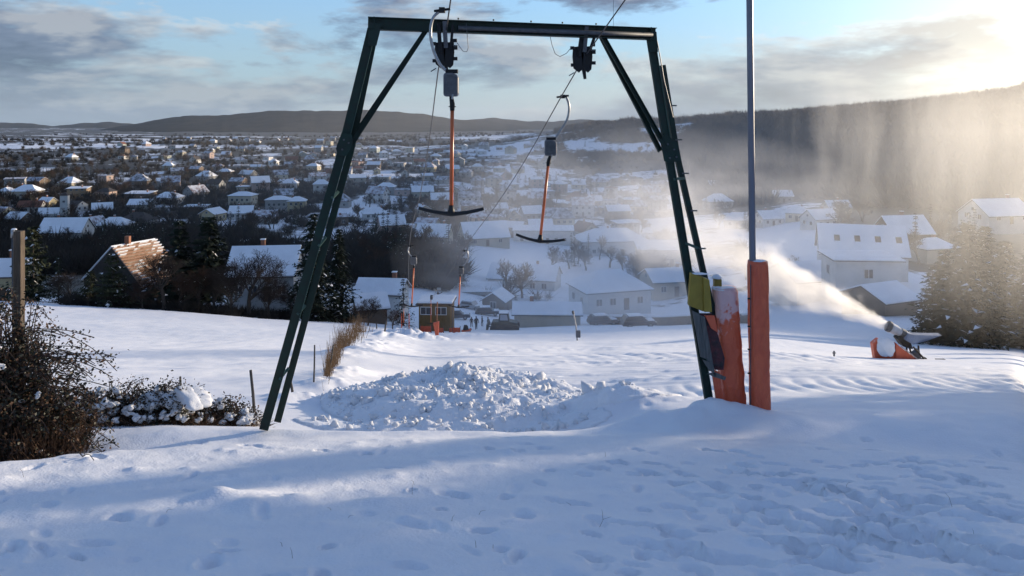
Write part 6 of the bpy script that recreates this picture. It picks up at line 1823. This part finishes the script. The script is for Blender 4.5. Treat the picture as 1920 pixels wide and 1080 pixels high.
m.tube([(x, 0, -x * x * .02) for x, r in ring], [r for x, r in ring], 14)
pl = link('snow_plume', m.mesh('snow_plume', pm)); pl.location = noz; pl.rotation_euler = Mq.to_euler(); pl.scale = (Lp, Lp, Lp)
tag(pl, 'bright plume of artificial snow blown from the snow gun', 'snow plume', kind='stuff')
# drifting mist over the station and the houses right of the middle
mm, nt, pv = volume_mat('snow_mist', (.93, .94, .97), .45)
tcn = nt.nodes.new('ShaderNodeTexCoord')
ln = nt.nodes.new('ShaderNodeVectorMath'); ln.operation = 'LENGTH'; nt.links.new(tcn.outputs['Object'], ln.inputs[0])
ed = vmath(nt, 'SUBTRACT', 1.0, ln.outputs['Value'], clamp=True)
nz = vnoise_node(nt, tcn.outputs['Object'], 3.2, 4, .6, (1, 1, 1.4))
dens = vmath(nt, 'MULTIPLY', vmath(nt, 'MULTIPLY', vmath(nt, 'SUBTRACT', nz, .40, clamp=True), vmath(nt, 'SQRT', ed)), .085)
nt.links.new(dens, pv.inputs['Density'])
bm = bmesh.new(); bmesh.ops.create_icosphere(bm, subdivisions=3, radius=1.0); me = bpy.data.meshes.new('snow_mist'); bm.to_mesh(me); bm.free(); me.materials.append(mm)
mi_ = link('snow_mist', me); mi_.location = P(1210, 490, 104); mi_.scale = (33, 48, 17); mi_.rotation_euler = (math.radians(-11), 0, -.15)
tag(mi_, 'pale drifting snow mist over the houses right of centre', 'mist', kind='stuff')
# curtains of fine snow falling on the right
cm, nt, pv = volume_mat('falling_snow', (.97, .96, .94), .62)
tcn = nt.nodes.new('ShaderNodeTexCoord'); sp = nt.nodes.new('ShaderNodeSeparateXYZ'); nt.links.new(tcn.outputs['Object'], sp.inputs[0])
wv = nt.nodes.new('ShaderNodeTexNoise'); wv.inputs['Scale'].default_value = .22; wv.inputs['Detail'].default_value = 2; nt.links.new(tcn.outputs['Object'], wv.inputs['Vector'])
wm_ = nt.nodes.new('ShaderNodeVectorMath'); wm_.operation = 'MULTIPLY_ADD'; nt.links.new(wv.outputs['Color'], wm_.inputs[0]); wm_.inputs[1].default_value = (2.2, 2.2, 0); nt.links.new(tcn.outputs['Object'], wm_.inputs[2])
s1 = vnoise_node(nt, wm_.outputs[0], 1.0, 3, .5, (1.5, .5, .09), (2.0, 0, 0))
s2 = vnoise_node(nt, tcn.outputs['Object'], .35, 2, .5, (1, .6, .35), (7, 3, 1))
st_ = vmath(nt, 'SUBTRACT', s1, .42, clamp=True)
big = vmath(nt, 'ADD', vmath(nt, 'MULTIPLY', s2, .45), .0)
lx = vmath(nt, 'MULTIPLY', vmath(nt, 'ADD', vmath(nt, 'ADD', sp.outputs[0], 6.6), vmath(nt, 'MULTIPLY', vmath(nt, 'SUBTRACT', s1, .5), 9.0)), .15, clamp=True)
tz_ = vmath(nt, 'MULTIPLY', vmath(nt, 'SUBTRACT', 6.5, sp.outputs[2]), .30, clamp=True)
bz_ = vmath(nt, 'ADD', vmath(nt, 'MULTIPLY', vmath(nt, 'ADD', sp.outputs[2], 4.6), .115), 0.0, clamp=True)
dens = vmath(nt, 'MULTIPLY', vmath(nt, 'MULTIPLY', vmath(nt, 'ADD', vmath(nt, 'MULTIPLY', st_, .34), .22), big), vmath(nt, 'MULTIPLY', vmath(nt, 'MULTIPLY', lx, tz_), vmath(nt, 'MULTIPLY', bz_, 1.0)))
nt.links.new(dens, pv.inputs['Density'])
m = MB(); m.box((0, 0, 0), (17, 9, 14.4))
fs = link('falling_snow', m.mesh('falling_snow', cm)); fs.location = (17.4, 29, -3.6); fs.rotation_euler = (0, 0, -.35)
tag(fs, 'sunlit curtains of fine snow falling on the right', 'falling snow', kind='stuff')

# thin frosty mist filling the right half of the valley
vm, nt, pv = volume_mat('valley_mist', (.92, .90, .88), .35)
tcn = nt.nodes.new('ShaderNodeTexCoord')
ln = nt.nodes.new('ShaderNodeVectorMath'); ln.operation = 'LENGTH'; nt.links.new(tcn.outputs['Object'], ln.inputs[0])
nt.links.new(vmath(nt, 'MULTIPLY', vmath(nt, 'SUBTRACT', 1.0, ln.outputs['Value'], clamp=True), 0.0013), pv.inputs['Density'])
bm = bmesh.new(); bmesh.ops.create_icosphere(bm, subdivisions=3, radius=1.0); me = bpy.data.meshes.new('valley_mist'); bm.to_mesh(me); bm.free(); me.materials.append(vm)
vo = link('valley_mist', me); vo.location = (80, 340, -25); vo.scale = (260, 270, 62)
tag(vo, 'thin frosty mist over the right half of the valley', 'mist', kind='stuff')
